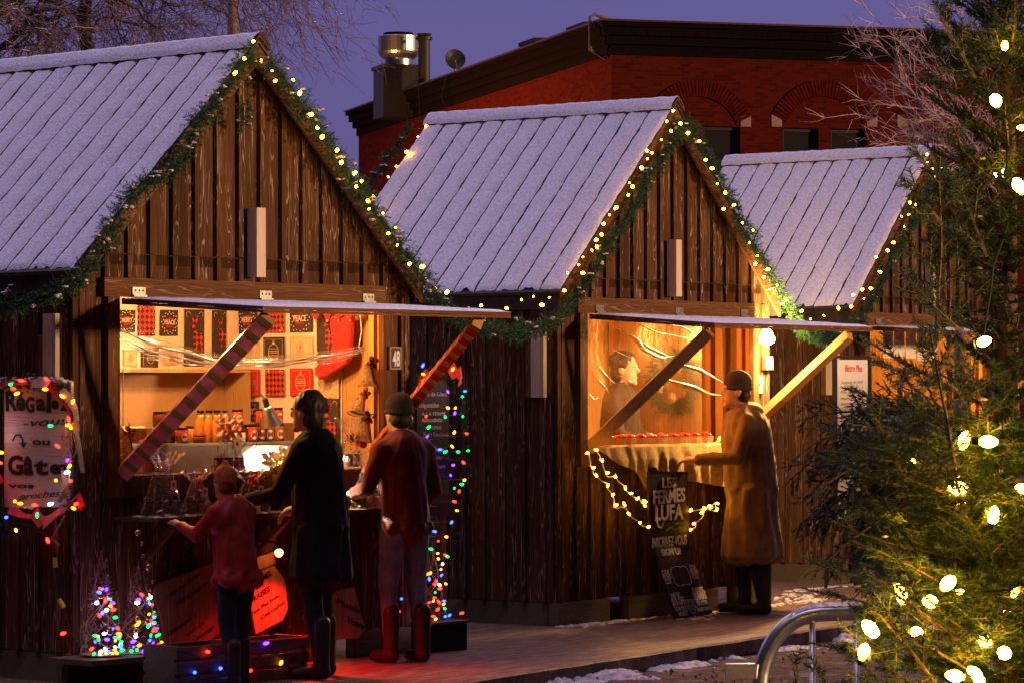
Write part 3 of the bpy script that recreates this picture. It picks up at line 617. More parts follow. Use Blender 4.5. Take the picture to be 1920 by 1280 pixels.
def left_tree():
    random.seed(5); p = at(160, 95, 31); k = 31/FPX
    t = thing('bare_tree', 'large leafless tree with thin drooping branches behind the nearest stall roof', 'tree', (p.x, 31, -.1))
    m = MB(); tw = MB(); z = lambda py: at(0, py, 31).z+.1
    def q(px, py, dy=0): a = at(px, py, 31); return Vector((a.x-p.x, dy, a.z+.1))
    m.tube([(.0, 0, 0), (.02, 0, 2.5), q(163, 95), q(156, 30), q(164, -10), q(180, -60), q(170, -190)], [.16, .13, .062, .064, .06, .05, .03], 12, False)
    m.ball(q(158, 18), (.075, .075, .06), 8, 6, .1); m.ball(q(166, 88), (.06, .07, .05), 8, 6, .1)
    mains = [((175, -40), (330, 10, .3), .03), ((180, -60), (470, -40, -.4), .03), ((160, 20), (20, 80, .4), .028), ((0, 100), (130, 20, -.3), .03), ((165, 95), (100, 30, .8), .018), ((170, -90), (600, -60, .2), .03), ((-40, 60), (130, -60, .5), .035),
             ((165, 60), (260, 45, .5), .015), ((175, -60), (420, 20, .5), .02), ((-30, 30), (80, 70, -.5), .02), ((160, -20), (300, 70, -.4), .018), ((-60, 10), (70, 20, .3), .025), ((170, -90), (520, 0, -.2), .02)]
    for (a, b, r) in mains:
        r = r*1.25; A = q(*a); B = q(b[0], b[1], b[2]); n = 6; P = [A.lerp(B, i/n)+Vector((random.gauss(0, .03), random.gauss(0, .03), .12*math.sin(PI*i/n)+random.gauss(0, .02))) for i in range(n+1)]
        R = [r*(1-.6*i/n) for i in range(n+1)]; m.tube(P, R, 7, False)
        for j in range(13):
            i = random.randint(1, n); dd = (P[i]-P[i-1]).normalized(); nd = (dd+Vector((random.gauss(0, .7), random.gauss(0, .7), random.gauss(-.25, .5)))).normalized()
            limb(m, P[i-1].lerp(P[i], random.random()), nd, random.uniform(.35, 1.0), R[i]*.5 if R[i]*.5 > .005 else .005, 2, -.05, 4, .55, tw=tw)
    for j in range(10):
        a = q(random.uniform(405, 560), -60-random.random()*20, random.gauss(0, .3)); limb(m, a, (random.uniform(-.1, .6), .1, -1), random.uniform(.5, 1.1), .008, 2, -.03, 3, .4, tw=tw)
    m.build('trunk', X['bark3'], t, True); tw.build('twigs', X['twig2'], t)
left_tree()
def right_shrub():
    random.seed(9); D = 33.5; p = at(1900, 380, D)
    t = thing('leafless_shrub', 'leafless shrub of fine pale pink twigs spreading beside the farthest stall roof', 'shrub', (p.x, D, -.1)); m = MB(); tw = MB()
    def q(px, py, dy=0): a = at(px, py, D); return Vector((a.x-p.x, dy, a.z+.1))
    m.tube([(0, 0, 0), q(1895, 600), q(1890, 420), q(1880, 330)], [.09, .07, .05, .03], 8, False)
    for (b, r) in (((1620, 10), .016), ((1640, 90), .014), ((1690, 150), .016), ((1650, 160), .010), ((1610, 60), .009), ((1700, 250), .014), ((1600, 210), .009), ((1640, 275), .010), ((1780, -30), .018), ((1720, 20), .014), ((1700, 200), .010), ((1780, 380), .012), ((1820, 60), .012), ((1760, 330), .012), ((1680, 60), .010), ((1730, 120), .012), ((1690, -20), .01), ((1850, -20), .012)):
        A = q(1885, 300+random.uniform(-60, 110), random.gauss(0, .1)); B = q(*b, random.gauss(0, .4)); n = 7
        P = [A.lerp(B, i/n)+Vector((random.gauss(0, .015), random.gauss(0, .02), .10*math.sin(PI*i/n)+random.gauss(0, .015))) for i in range(n+1)]; R = [max(.004, r*(1-.8*i/n)) for i in range(n+1)]; m.tube(P, R, 5, False)
        for j in range(14):
            i = random.randint(2, n); dd = (P[i]-P[i-1]).normalized(); nd = (dd+Vector((random.gauss(-.1, .35), random.gauss(0, .4), random.gauss(0, .4)))).normalized()
            limb(m, P[i-1].lerp(P[i], random.random()), nd, random.uniform(.2, .5), .0055, 1, .0, 4, .45, tw=tw)
    m.build('stems', X['twig'], t); tw.build('twigs', X['twig'], t)
right_shrub()

# ------------------------------------------------------------------ garlands
def garland(label, paths, bulbs, snowy, rad=.085, dens=1.0, group='lit evergreen garlands along the roof edges'):
    A = Vector(paths[0][0][0]); t = thing('garland', label, 'garland', A, 0, group); s = Soup(); sn = MB(); co = MB()
    for P, r_, sg in paths:
        P = [Vector(p)-Vector(A) for p in P]; L = plen(P); n = int(L*430*dens)
        for k in range(n):
            tt = (k+random.random())/n; c = along(P, tt); d = (along(P, min(1, tt+.01))-along(P, max(0, tt-.01))); d.normalize()
            rr = r_*(.75+.45*noise.noise(Vector((tt*L*4, sg, 0))))
            off = Vector((random.gauss(0, 1), random.gauss(0, 1), random.gauss(0, 1))).normalized()
            dr = (off+d*random.uniform(-.5, .9)).normalized(); l = rr*random.uniform(.75, 1.25)
            base = c+off*rr*.2; s.twig(base, dr, l, .023, .0025, .0030, ang=.8)
            if random.random() < snowy*.035:
                for _ in range(3): q = base+dr*l*random.uniform(.5, .9); sn.ball((q.x+random.gauss(0, .008), q.y+random.gauss(0, .008), q.z+.012), (random.uniform(.006, .02), random.uniform(.006, .02), .006), 7, 5, .3)
        for P, r_, sg in paths[:1]: co.tube([along([Vector(p)-A for p in P], i/40)+Vector((random.gauss(0, .01), random.gauss(0, .01), random.gauss(0, .01))) for i in range(41)], .006, 5)
    s.build('foliage', X['needle'], t); co.build('cord', X['cord'], t)
    if sn.v: sn.build('snow_clump', X['snow2'], t, True)
    for b in bulbs: bulb(Vector(b)-Vector(A), 'B_w', t, random.choice((.0115, .0105, .009, .006)), 1.5)
    return t
def px_on(i, L, ax='v', val=-.27): return [tuple(W(i, *loc(i, x, y, ax, val))) for x, y in L]
def wl(i, L): return [W(i, *p) for p in L]
vg = -.19
def rk(i, u, dz=-.10): return W(i, u, vg, wr(u)+dz)
# stall 48
b1 = px_on(0, [(458,110),(441,137),(490,113),(510,133),(550,150),(475,78),(562,175),(516,152),(595,240),(604,257),(640,305),(632,282),(665,325),(668,350),(690,377),(692,392),(718,400),(742,427),(728,438),(768,495),(745,460),(792,500),(678,340),(583,215)])
garland('garland on the tallest near stall, snow flecked and unlit on its left side',
  [([W(0, *loc(0, x_, y_, 'v', -.19)) for x_, y_ in ((474, 92), (448, 128), (418, 175), (400, 200), (372, 228), (355, 262), (345, 296), (305, 335), (262, 350), (228, 385), (208, 430), (185, 478))]+[ W(0, -.13, -.17, 2.27), W(0, -.2, .1, 2.19), W(0, -.2, .5, 2.17), W(0, -.2, 1.1, 2.2), W(0, -.18, 2.2, 2.2)], .095, 1),
   ([rk(0, Wd/2, -.14), rk(0, 1.8, -.10), rk(0, 2.25, -.12), rk(0, 2.6, -.1), W(0, Wd+.08, vg, 2.27)], .095, 2), ([W(0, 1.22, -.17, 3.42), W(0, 1.22, -.17, 3.25)], .06, 3)], b1, 1.0)
b2 = px_on(1, [(1262,208),(1250,228),(1258,246),(1240,262),(1213,283),(1222,287),(1214,298),(1203,315),(1180,343),(1178,366),(1186,350),(1155,390),(1143,403),(1132,420),(1128,440),(1118,450),(1110,470),(1119,463),(1093,482),(1085,497),(1093,512),(1064,512),(1058,545),(1276,232),(1290,250),(1311,265),(1323,300),(1335,316),(1345,345),(1360,362),(1357,392),(1376,385),(1392,418),(1405,455),(1412,432),(1432,520),(1420,480),(1416,495),(1457,535),(1440,505),(1475,562)])
A0 = W(0, Wd+.1, vg, 2.25); A1 = W(1, -.12, -.17, 2.22)
lk = [A0, A0.lerp(A1, .12)-Vector((0, 0, .10)), A0.lerp(A1, .3)-Vector((0, 0, .15)), A0.lerp(A1, .55)-Vector((0, 0, .17)), A0.lerp(A1, .8)-Vector((0, 0, .14)), A1]
def onl(L, P): # points near a hanging garland, pulled a little to the camera
    out = []
    for (x, y, t_) in L: c = along(P, t_); p = at(x, y, c.y-.06); out.append(tuple(p))
    return out
bl2 = onl([(817,540,.12),(838,548,.2),(902,573,.42),(950,578,.58),(978,562,.68),(1000,556,.8),(1016,572,.86),(1030,558,.93)], lk)
BR = [W(1, -.1, RL+.2, 2.3), W(1, .35, RL+.24, wr(.35)+.02), W(1, 1.0, RL+.24, wr(1.0)+.03), W(1, Wd/2-.08, RL+.24, H-.06)]
bb = [at(784,257,BR[3].y-.1), at(800,236,BR[3].y-.1), at(762,285,BR[2].y-.1), at(743,312,BR[2].y-.1), at(728,332,BR[1].y-.1), at(700,368,BR[1].y-.1)]
garland('lit garland on the middle stall and across the gap to the nearest one',
  [([rk(1, Wd/2, -.14), rk(1, 1.15, -.15), rk(1, .9, -.10), rk(1, .65, -.17), rk(1, .4, -.11), rk(1, .15, -.14), A1], .08, 4), ([rk(1, Wd/2, -.14), rk(1, 1.8, -.10), rk(1, 2.2, -.13), rk(1, 2.6, -.10), W(1, Wd+.09, vg, 2.27)], .08, 5), (lk, .085, 6), (BR, .06, 7)], b2+bl2+[tuple(b) for b in bb], .6)
b3 = px_on(2, [(1748,318),(1738,290),(1752,330),(1706,380),(1717,384),(1704,402),(1695,425),(1690,406),(1664,470),(1643,482),(1650,510),(1633,541),(1617,543),(1600,553),(1675,455),(1620,560),(1572,578),(1765,315),(1793,360),(1798,372),(1740,305),(1806,395)])
B0 = W(1, Wd+.1, vg, 2.24); B1 = W(2, -.12, -.17, 2.22)
lk3 = [B0, B0.lerp(B1, .15)-Vector((0, 0, .10)), B0.lerp(B1, .4)-Vector((0, 0, .15)), B0.lerp(B1, .7)-Vector((0, 0, .12)), B1]
bl3 = onl([(1475,563,.05),(1482,588,.15),(1503,583,.3),(1520,598,.4),(1545,592,.6),(1596,575,.95)], lk3)
garland('lit evergreen garland on the farthest stall and across the gap beside the number 49 post',
  [([rk(2, Wd/2, -.14), rk(2, 1.1, -.12), rk(2, .8, -.16), rk(2, .45, -.1), rk(2, .15, -.14), B1], .08, 8), ([rk(2, Wd/2, -.14), rk(2, 1.9, -.1), rk(2, Wd, -.1)], .08, 9), (lk3, .085, 10)], b3+bl3, .4)
def street_lamp():
    p = Vector((-9.5, 80, -.1)); t = thing('street_lamp', 'street lamp lighting the side of the brick building, hidden behind the nearest stall', 'street lamp', p)
    m = MB(); m.lathe([(.09, 0), (.06, 4.2)], 12); m.tube([(0, 0, 4.2), (.2, 0, 4.6), (.9, .3, 4.8)], .04, 8); m.build('pole', X['black'], t)
    m = MB(); m.ball((1.0, .35, 4.72), (.22, .12, .07)); m.build('head', X['B_w'], t); lamp('street_light', (1.0, .35, 4.5), 8500, (1, .40, .10), .15, t)
street_lamp()
def sun_blocker():  # added out of view: blocks the low sun from the lower stall walls
    random.seed(3); a = Vector((7.2, 12.5, -.1)); b = Vector((16.5, 33, -.1)); t = thing('sun_blocker', 'added unseen leafy blocker that keeps low sun off the lower stall walls', 'sun_blocker', a)
    s = Soup(); m = MB(); d = b-a; n = 60
    nrm = Vector((-d.y, d.x, 0)).normalized()
    def F(u, v):
        ang = v*PI; p = d*u; h = 2.4; return p+nrm*(.42*math.cos(ang))*(1+.2*wn(u*30, v*5))+Vector((0, 0, max(0, h*math.sin(ang)**.35*(1+.06*wn(u*40, v*3)))))
    m.grid(F, 120, 14); m.build('inner_mass', X['cedar'], t, True)
    for k in range(500): s.leaves(F(random.random(), random.uniform(.05, .95)), .06, 60, .09)
    s.build('foliage', X['cedar'], t)
sun_blocker()

# ------------------------------------------------------------------ foreground conifers
def fir():
    random.seed(21); D = 7.4; px = 1893; p = at(px, 300, D); ztop = 2.86
    t = thing('christmas_tree', 'fir tree hung with large glowing warm bulbs, in the right foreground', 'christmas tree', (p.x, D, -.1))
    m = MB(); s = Soup(); zo = .1
    m.tube([(0, 0, 0), (.01, 0, 1.0), (-.012, 0, 1.7), (0, 0, 2.3), (-.01, 0, 2.6), (.0, 0, ztop+zo)], [.05, .04, .028, .017, .011, .004], 10)
    m.build('trunk', X['bark'], t, True); br = MB(); sn = MB()
    s.twig((0, 0, 2.3), (0, 0, 1), .66, .022, .0012, .0018)
    def spray(b, d, L, lvl, up):
        n = max(3, int(L/.03)); P = [b]; D_ = d.copy()
        for k in range(n):
            D_ = (D_+Vector((random.gauss(0, .05), random.gauss(0, .05), random.gauss(.012, .04)))).normalized(); P.append(P[-1]+D_*L/n)
            s.twig(P[-2], D_, L/n*1.05, .0235 if lvl else .02, .00105, .0023, flat=.62, ang=.95, up=up)
        br.tube(P, [max(.0012, (.0055 if lvl == 0 else .0022)*(1-.75*i/n)) for i in range(n+1)], 4, False)
        if lvl < 2:
            side = D_.cross(Vector(up)).normalized(); i = 1; sg = 1
            st_ = .045 if lvl == 0 else .05; q = st_ if lvl == 0 else st_*.8
            while q < L*.93:
                k = min(n-1, int(q/L*n)); dd = (P[k+1]-P[k]).normalized(); sg = -sg
                l2 = min(.20, (L-q)*.62+.03)*random.uniform(.7, 1.1) if lvl == 0 else min(.08, (L-q)*.6+.02)
                nd = (dd*math.cos(.85)+side*sg*math.sin(.85)+Vector((0, 0, random.gauss(.03, .12)))).normalized(); spray(P[k], nd, l2, lvl+1, up); q += st_*random.uniform(.7, 1.3)
    z = .95; az = .4
    while z < 2.62:
        az += 2.4+random.uniform(-.3, .3)
        ca, sa = math.cos(az), math.sin(az)
        R = min(.47, .13+(ztop-z)*.29)*random.uniform(.7, 1.12)*(.38 if 1.55 < z < 1.92 else .72 if z < 2.3 and z > 1.6 else 1)
        if not (ca > .75 or sa > .86):
            el = random.uniform(.15, .6)+(.35 if z > 2.2 else 0); d = Vector((ca*math.cos(el), sa*math.cos(el), math.sin(el)))
            up = Vector((-ca*math.sin(el), -sa*math.sin(el), math.cos(el))); spray(Vector((0, 0, z+zo)), d, R, 0, up)
            if random.random() < .25: q = d*R*.7+Vector((0, 0, z+zo+.01)); sn.ball(q, (.009, .005, .003), 8, 5, .3)
        z += .0062 if z < 1.75 else .008
    for (x1, y1, x2, y2, dd) in ((1800, 735, 1628, 622, -.25), (1790, 880, 1745, 620, -.3), (1760, 640, 1716, 300, -.1), (1850, 480, 1790, 330, -.3), (1830, 150, 1745, 10, -.1), (1700, 900, 1625, 760, -.1), (1790, 1200, 1640, 1060, -.3), (1760, 1290, 1625, 1120, -.2), (1800, 620, 1690, 540, -.35), (1860, 420, 1800, 230, .0), (1700, 1290, 1600, 1150, -.1), (1560, 1300, 1525, 1238, -.5), (1500, 1300, 1488, 1240, -.6), (1720, 700, 1640, 690, -.1), (1760, 330, 1700, 300, -.15), (1765, 420, 1712, 330, -.2), (1770, 560, 1722, 430, .05)):
        A = at(x1, y1, D+dd)-Vector((p.x, D, -.1)); B = at(x2, y2, D+dd-.1)-Vector((p.x, D, -.1)); d = (B-A); L = d.length; d.normalize()
        spray(A, d, L, 0, (d.cross(Vector((1, .2, 0)))).normalized() if abs(d.z) > .8 else Vector((0, -.75, .65)))
    s.build('foliage', X['fir'], t); br.build('branches', X['bark'], t); sn.build('snow_clump', X['snow2'], t, True)
    big = [(1867,188,1),(1910,348,1),(1845,640,.8),(1808,824,1),(1853,827,1),(1796,914,1.1),(1803,942,.7),(1863,965,1),(1778,1092,1.1),(1744,1127,1.1),(1690,1114,1),(1684,1100,.6),(1632,1178,1.15),(1620,1220,1),(1719,1186,1),(1845,1200,1),(1883,1223,1.1),(1790,1266,1),(1828,1262,1),(1712,865,.4),(1686,988,.5),(1884,86,.6),(1903,1110,.6),(1917,915,.8),(1915,240,.5),(1800,1108,.5),(1885,1145,.6),(1835,1275,.8),(1866,328,.35),(1883,322,.4)]
    cd = MB(); prev = None
    for (x, y, k) in big:
        c = at(x, y, D-random.uniform(.22, .36) if k > .75 else D-.12)-Vector((p.x, D, -.1)); o = bulb(c, 'B_s', t, .0138*k, 1.55)
        sk = MB(); sk.lathe([(.009, -.03*1.2), (.010, -.018*1.2)], 8); so2 = sk.build('socket', X['cord'], o)
    pts = sorted([at(x, y, D-.2)-Vector((p.x, D, -.1)) for x, y, k in big], key=lambda v: v.z)
    path = []
    for a, b in zip(pts[:-1], pts[1:]):
        for j in range(6): q = a.lerp(b, j/6); path.append(q+Vector((random.gauss(0, .006), .05, random.gauss(0, .006))))
    cd.tube(path, .0028, 5); cd.build('cord', X['cord'], t)
    return t
fir()
def cedar():
    random.seed(33); D = 8.9; p = at(1800, 800, D); t = thing('cedar_tree', 'dark unlit cedar with drooping flat sprays, behind and left of the bulb-lit fir', 'tree', (p.x, D, -.1))
    m = MB(); m.tube([(0, 0, 0), (0, 0, 1.0), (0, 0, 2.0)], [.06, .045, .01], 10); m.build('trunk', X['bark'], t, True); s = Soup(); br = MB()
    O = Vector((p.x, D, -.1))
    def flat(b, d, L, lvl):
        n = max(3, int(L/.03)); P = [b]; D_ = d.copy()
        for k in range(n):
            D_ = (D_+Vector((random.gauss(0, .06), random.gauss(0, .06), -.06 if lvl == 0 else -.10))).normalized(); P.append(P[-1]+D_*L/n)
            s.twig(P[-2], D_, L/n*1.1, .011, .0014, .0036, flat=.9, ang=.55)
        br.tube(P, [max(.001, (.005 if lvl == 0 else .0016)*(1-.7*i/n)) for i in range(n+1)], 4, False)
        if lvl < 2:
            q = .03; sg = 1
            while q < L:
                k = min(n-1, int(q/L*n)); dd = (P[k+1]-P[k]).normalized(); sd = Vector((random.gauss(0, 1), random.gauss(0, 1), random.gauss(-.3, .4))).cross(dd).normalized(); sg = -sg
                flat(P[k], (dd*.75+sd*.65).normalized(), min(.16, (L-q)*.5+.04) if lvl == 0 else min(.06, (L-q)*.5+.015), lvl+1); q += .03 if lvl == 0 else .022
    tips = [(1475, 775), (1500, 750), (1520, 830), (1540, 770), (1490, 860), (1600, 870), (1470, 910), (1530, 930), (1600, 900), (1500, 1000), (1560, 1010), (1640, 1000), (1620, 1080), (1545, 800), (1585, 850), (1655, 870), (1460, 830), (1510, 960), (1680, 930), (1700, 880), (1690, 1060), (1570, 880), (1625, 945), (1480, 950), (1535, 1040), (1640, 900), (1590, 1060), (1655, 1030), (1600, 990), (1500, 900)]
    for (x, y) in tips:
        B = at(x, y-10, D+random.uniform(-.25, .25))-O; A = at(1740+random.uniform(-10, 60), max(790, y-random.uniform(0, 70)), D+random.uniform(-.05, .05))-O; d = B-A; L = d.length; d = (d.normalized()+Vector((0, 0, .16))).normalized(); flat(A, d, L*1.03, 0)
    s.build('foliage', X['cedar'], t); br.build('branches', X['bark'], t)
cedar()

# ------------------------------------------------------------------ crowd barrier
def barrier():
    D = 8.2; k = D/FPX; g = lambda x, y: at(x, y, D); o = g(1425, 1280); t = thing('crowd_barrier', 'galvanised steel crowd barrier with a rounded corner in the right foreground', 'barrier', (o.x, D, -.1))
    O = Vector((o.x, D, -.1)); P = lambda x, y, dy=0: g(x, y)-O+Vector((0, dy, 0))
    r = 16*k; ax = [P(1424, 1420), P(1424, 1290), P(1428, 1255), P(1440, 1218), P(1460, 1186), P(1487, 1162), P(1520, 1150), P(1560, 1147), P(1700, 1147, .02), P(2150, 1150, .1)]
    # smooth by subdivision
    def smooth(Q):
        for _ in range(3): Q = [Q[0]]+[q for a, b in zip(Q[:-1], Q[1:]) for q in (a.lerp(b, .25), a.lerp(b, .75))]+[Q[-1]]
        return Q
    bot = Vector((ax[0].x, ax[0].y, .22)); end = ax[-1]
    m = MB(); m.tube(smooth([bot]+ax+[Vector((end.x+.1, end.y, end.z-.15)), Vector((end.x+.1, end.y, .22))]), r, 18); m.tube([bot+Vector((0, 0, .02)), Vector((end.x+.1, end.y, .24))], r*.9, 14); m.build('frame', X['galv'], t, True)
    for i, x in enumerate(list(range(1523, 2100, 83))):
        a = P(x, 1152); m = MB(); m.tube([(a.x, a.y, .24), (a.x, a.y, a.z)], r*.36, 10); m.build('upright', X['galv'], t, True)
    m = MB(); a = P(1360, 1243); b = P(1417, 1270); m.box((a.x, a.y-.02, b.z), (b.x, a.y+.02, a.z)); m.build('hook_plate', X['steel'], t)
    for x in (ax[0].x+.12, end.x-.1):
        m = MB(); m.tube([(x, -.3, .02), (x, -.28, .1), (x, 0, .22), (x, .28, .1), (x, .3, .02)], r*.7, 10); m.build('foot', X['galv'], t, True)
    s = MB(); Q = smooth(ax[3:8])
    def F(a, b):
        c = along(Q+[ax[8]], a*.97); w_ = (b-.5)*2*r*.8; return c+Vector((0, w_, r*math.cos(abs(b-.5)*1.9)+.004+.003*noise.noise(Vector((a*60, b*4, 0)))))
    s.grid(F, 90, 8); s.build('frost_snow', X['snow2'], t, True)
barrier()

# ------------------------------------------------------------------ flat things: planes, signs, cloths
class Pl:                                            # a vertical plane of stall i: 'v' faces the visitor, 'u' faces along the row
    def __init__(s, i, ax, val, px, py): s.i, s.ax, s.val = i, ax, val; s.o = loc(i, px, py, ax, val); s.O = W(i, *s.o); s.rz = ST[i][2]-(0 if ax == 'v' else PI/2)
    def xz(s, px, py): p = loc(s.i, px, py, s.ax, s.val); return ((p.x-s.o.x) if s.ax == 'v' else (s.o.y-p.y), p.z-s.o.z)
    def v3(s, px, py, y=0): x, z = s.xz(px, py); return Vector((x, y, z))
def poly(pl, pts, y0, y1): m = MB(); P = [pl.xz(*p) for p in pts]; m.prism(P, y0, y1); return m
def ptext(pl, lines, name, m, parent, y=-.002, thick=.0012):
    out = []
    for (t, x0, x1, yb, h, sh, bold, tilt) in lines:
        a = pl.xz((x0+x1)/2, yb); w = abs(pl.xz(x1, yb)[0]-pl.xz(x0, yb)[0]); hh = pl.xz(x0, yb-h)[1]-pl.xz(x0, yb)[1]
        out.append((t, a[0], a[1], abs(hh)/.70, (w,), sh, bold, tilt))
    o = text_mb(out, name, m, parent, thick, Matrix.Translation((0, y, 0))); return o
def wreathring(m, cx, cz, r, y, n=26, s=.006):
    for k in range(n):
        a = 2*PI*k/n+.1; rr = r*(1+.10*(-1)**k)
        m.bar((cx+rr*math.cos(a), y, cz+rr*math.sin(a)), (cx+rr*math.cos(a)+s*1.6*math.cos(a+1.2), y, cz+rr*math.sin(a)+s*1.6*math.sin(a+1.2)), s*.9, .0012, (0, 1, 0))
def outline(m, pts, y, w=.0022, close=True):
    n = len(pts)
    for k in range(n if close else n-1): a, b = pts[k], pts[(k+1) % n]; m.bar((a[0], y, a[1]), (b[0], y, b[1]), w, .001, (0, 1, 0))
DEER = [(.0,-.5),(.1,-.5),(.13,-.2),(.3,-.15),(.34,-.5),(.42,-.5),(.42,0),(.36,.12),(.1,.15),(.02,.34),(.10,.42),(.2,.62),(.15,.64),(.05,.5),(.04,.66),(0,.66),(-.02,.46),(-.12,.6),(-.16,.57),(-.06,.42),(-.14,.33),(-.12,.27),(-.04,.26),(-.08,.0),(-.06,-.2)]
def towel(kind, pl_ax, x0, y0, x1, y1, label):
    pl = Pl(0, pl_ax[0], pl_ax[1], (x0+x1)/2, (y0+y1)/2); a = pl.xz(x0, y0); b = pl.xz(x1, y1); w = b[0]-a[0]; h = a[1]-b[1]
    base = {'merry': 'char', 'peace': 'char', 'deer': 'char', 'plaid': 'plaid', 'orn': 'char', 'redorn': 'redcloth', 'tan': 'tan', 'joy': 'tan'}[kind]
    m = MB(); m.grid(lambda p, q: (-w/2+w*p, .004*math.sin(p*5+x0)-.004*q+.0, -h/2+h*q), 8, 10); m.grid(lambda p, q: (w/2-w*p, .003+.004*math.sin((1-p)*5+x0)-.004*q, -h/2+h*q), 8, 10)
    c = put(m.build('hanging_cloth', X[base]), pl.O, pl.rz); tag(c, label, 'hanging cloth', 'printed cloths hung on the stall walls')
    d = MB(); y = -.009; mt = 'cream'
    if kind in ('merry', 'peace'):
        wreathring(d, 0, 0, w*.38, y); d.build('print', X['cream'], c); text_mb([({'merry': 'MERRY', 'peace': 'PEACE'}[kind], 0, -h*.06, w*.26, (w*.56,), 0, .02, 0)], 'lettering', X['cream'], c, .0008, Matrix.Translation((0, y-.001, 0)))
        text_mb([('HAPPY', 0, h*.10, w*.13, (w*.36,), 0, .01, 0), ('BRIGHT', 0, -h*.18, w*.13, (w*.36,), 0, .01, 0)], 'small_lettering', X['redcloth'], c, .0006, Matrix.Translation((0, y-.001, 0)))
    elif kind == 'deer':
        k = min(w*1.0, h*.5); e = MB(); e.prism([(px*k, pz*k*1.3) for px, pz in DEER][::-1], y-.001, y); e.build('print', X['plaid'], c)
        for sx in (-1, 1):
            for sz in (-1, 1): d.tube([(sx*w*.40, y, sz*h*.36), (sx*w*.42, y, sz*h*.44), (sx*w*.30, y, sz*h*.46), (sx*w*.22, y, sz*h*.42)], .0015, 4)
        d.build('scroll_border', X['cream'], c)
    elif kind == 'plaid':
        for sx in (-1, 1):
            for sz in (-1, 1): d.tube([(sx*w*.40, y, sz*h*.30), (sx*w*.42, y, sz*h*.42), (sx*w*.28, y, sz*h*.45), (sx*w*.25, y, sz*h*.38)], .0018, 4)
        d.build('scroll_border', X['cream'], c)
    elif kind in ('orn', 'redorn', 'tan', 'joy'):
        r = min(w*.27, h*.25); mm = X['cream'] if kind in ('orn', 'redorn') else X['wick']; outline(d, [(-w*.42, -h*.42), (w*.42, -h*.42), (w*.42, h*.42), (-w*.42, h*.42)], y, .0012)
        if kind == 'joy': wreathring(d, 0, 0, w*.36, y); text_mb([('NOEL', 0, h*.05, w*.2, (w*.4,), 0, 0, 0), ('JOY', 0, -h*.16, w*.26, (w*.4,), 0, 0, 0)], 'lettering', mm, c, .0008, Matrix.Translation((0, y-.001, 0)))
        elif kind == 'tan':
            for k in range(10): a_ = 2*PI*k/10; d.bar((0, y, 0), (r*1.2*math.cos(a_), y, r*1.2*math.sin(a_)), .0018, .001, (0, 1, 0))
            outline(d, [(r*.8*math.cos(2*PI*k/14), r*.8*math.sin(2*PI*k/14)) for k in range(14)], y, .0012)
        else:
            outline(d, [(r*math.cos(2*PI*k/22), r*1.15*math.sin(2*PI*k/22)-r*.1) for k in range(22)], y, .0026); d.box((-r*.2, y-.0005, r*1.0), (r*.2, y+.0005, r*1.3)); outline(d, [(r*.18*math.cos(2*PI*k/8), r*1.45+r*.18*math.sin(2*PI*k/8)) for k in range(8)], y, .0014)
            for q in (-.5, -.2, .1, .4): ww = r*math.sqrt(max(0, 1-(q/1.1)**2)); d.box((-ww, y-.0005, r*q-.0012), (ww, y+.0005, r*q+.0012))
            for k in range(7): xx = -r*.75+k*r*.25; d.bar((xx, y, -r*.15), (xx+r*.12, y, r*.05), .0014, .001, (0, 1, 0))
        d.build('print', mm, c)
X['tan'] = mat('tan_cloth', (.70, .50, .30), .85, var=.06)
BKW = ('v', 1.512); RTW = ('u', 2.672)
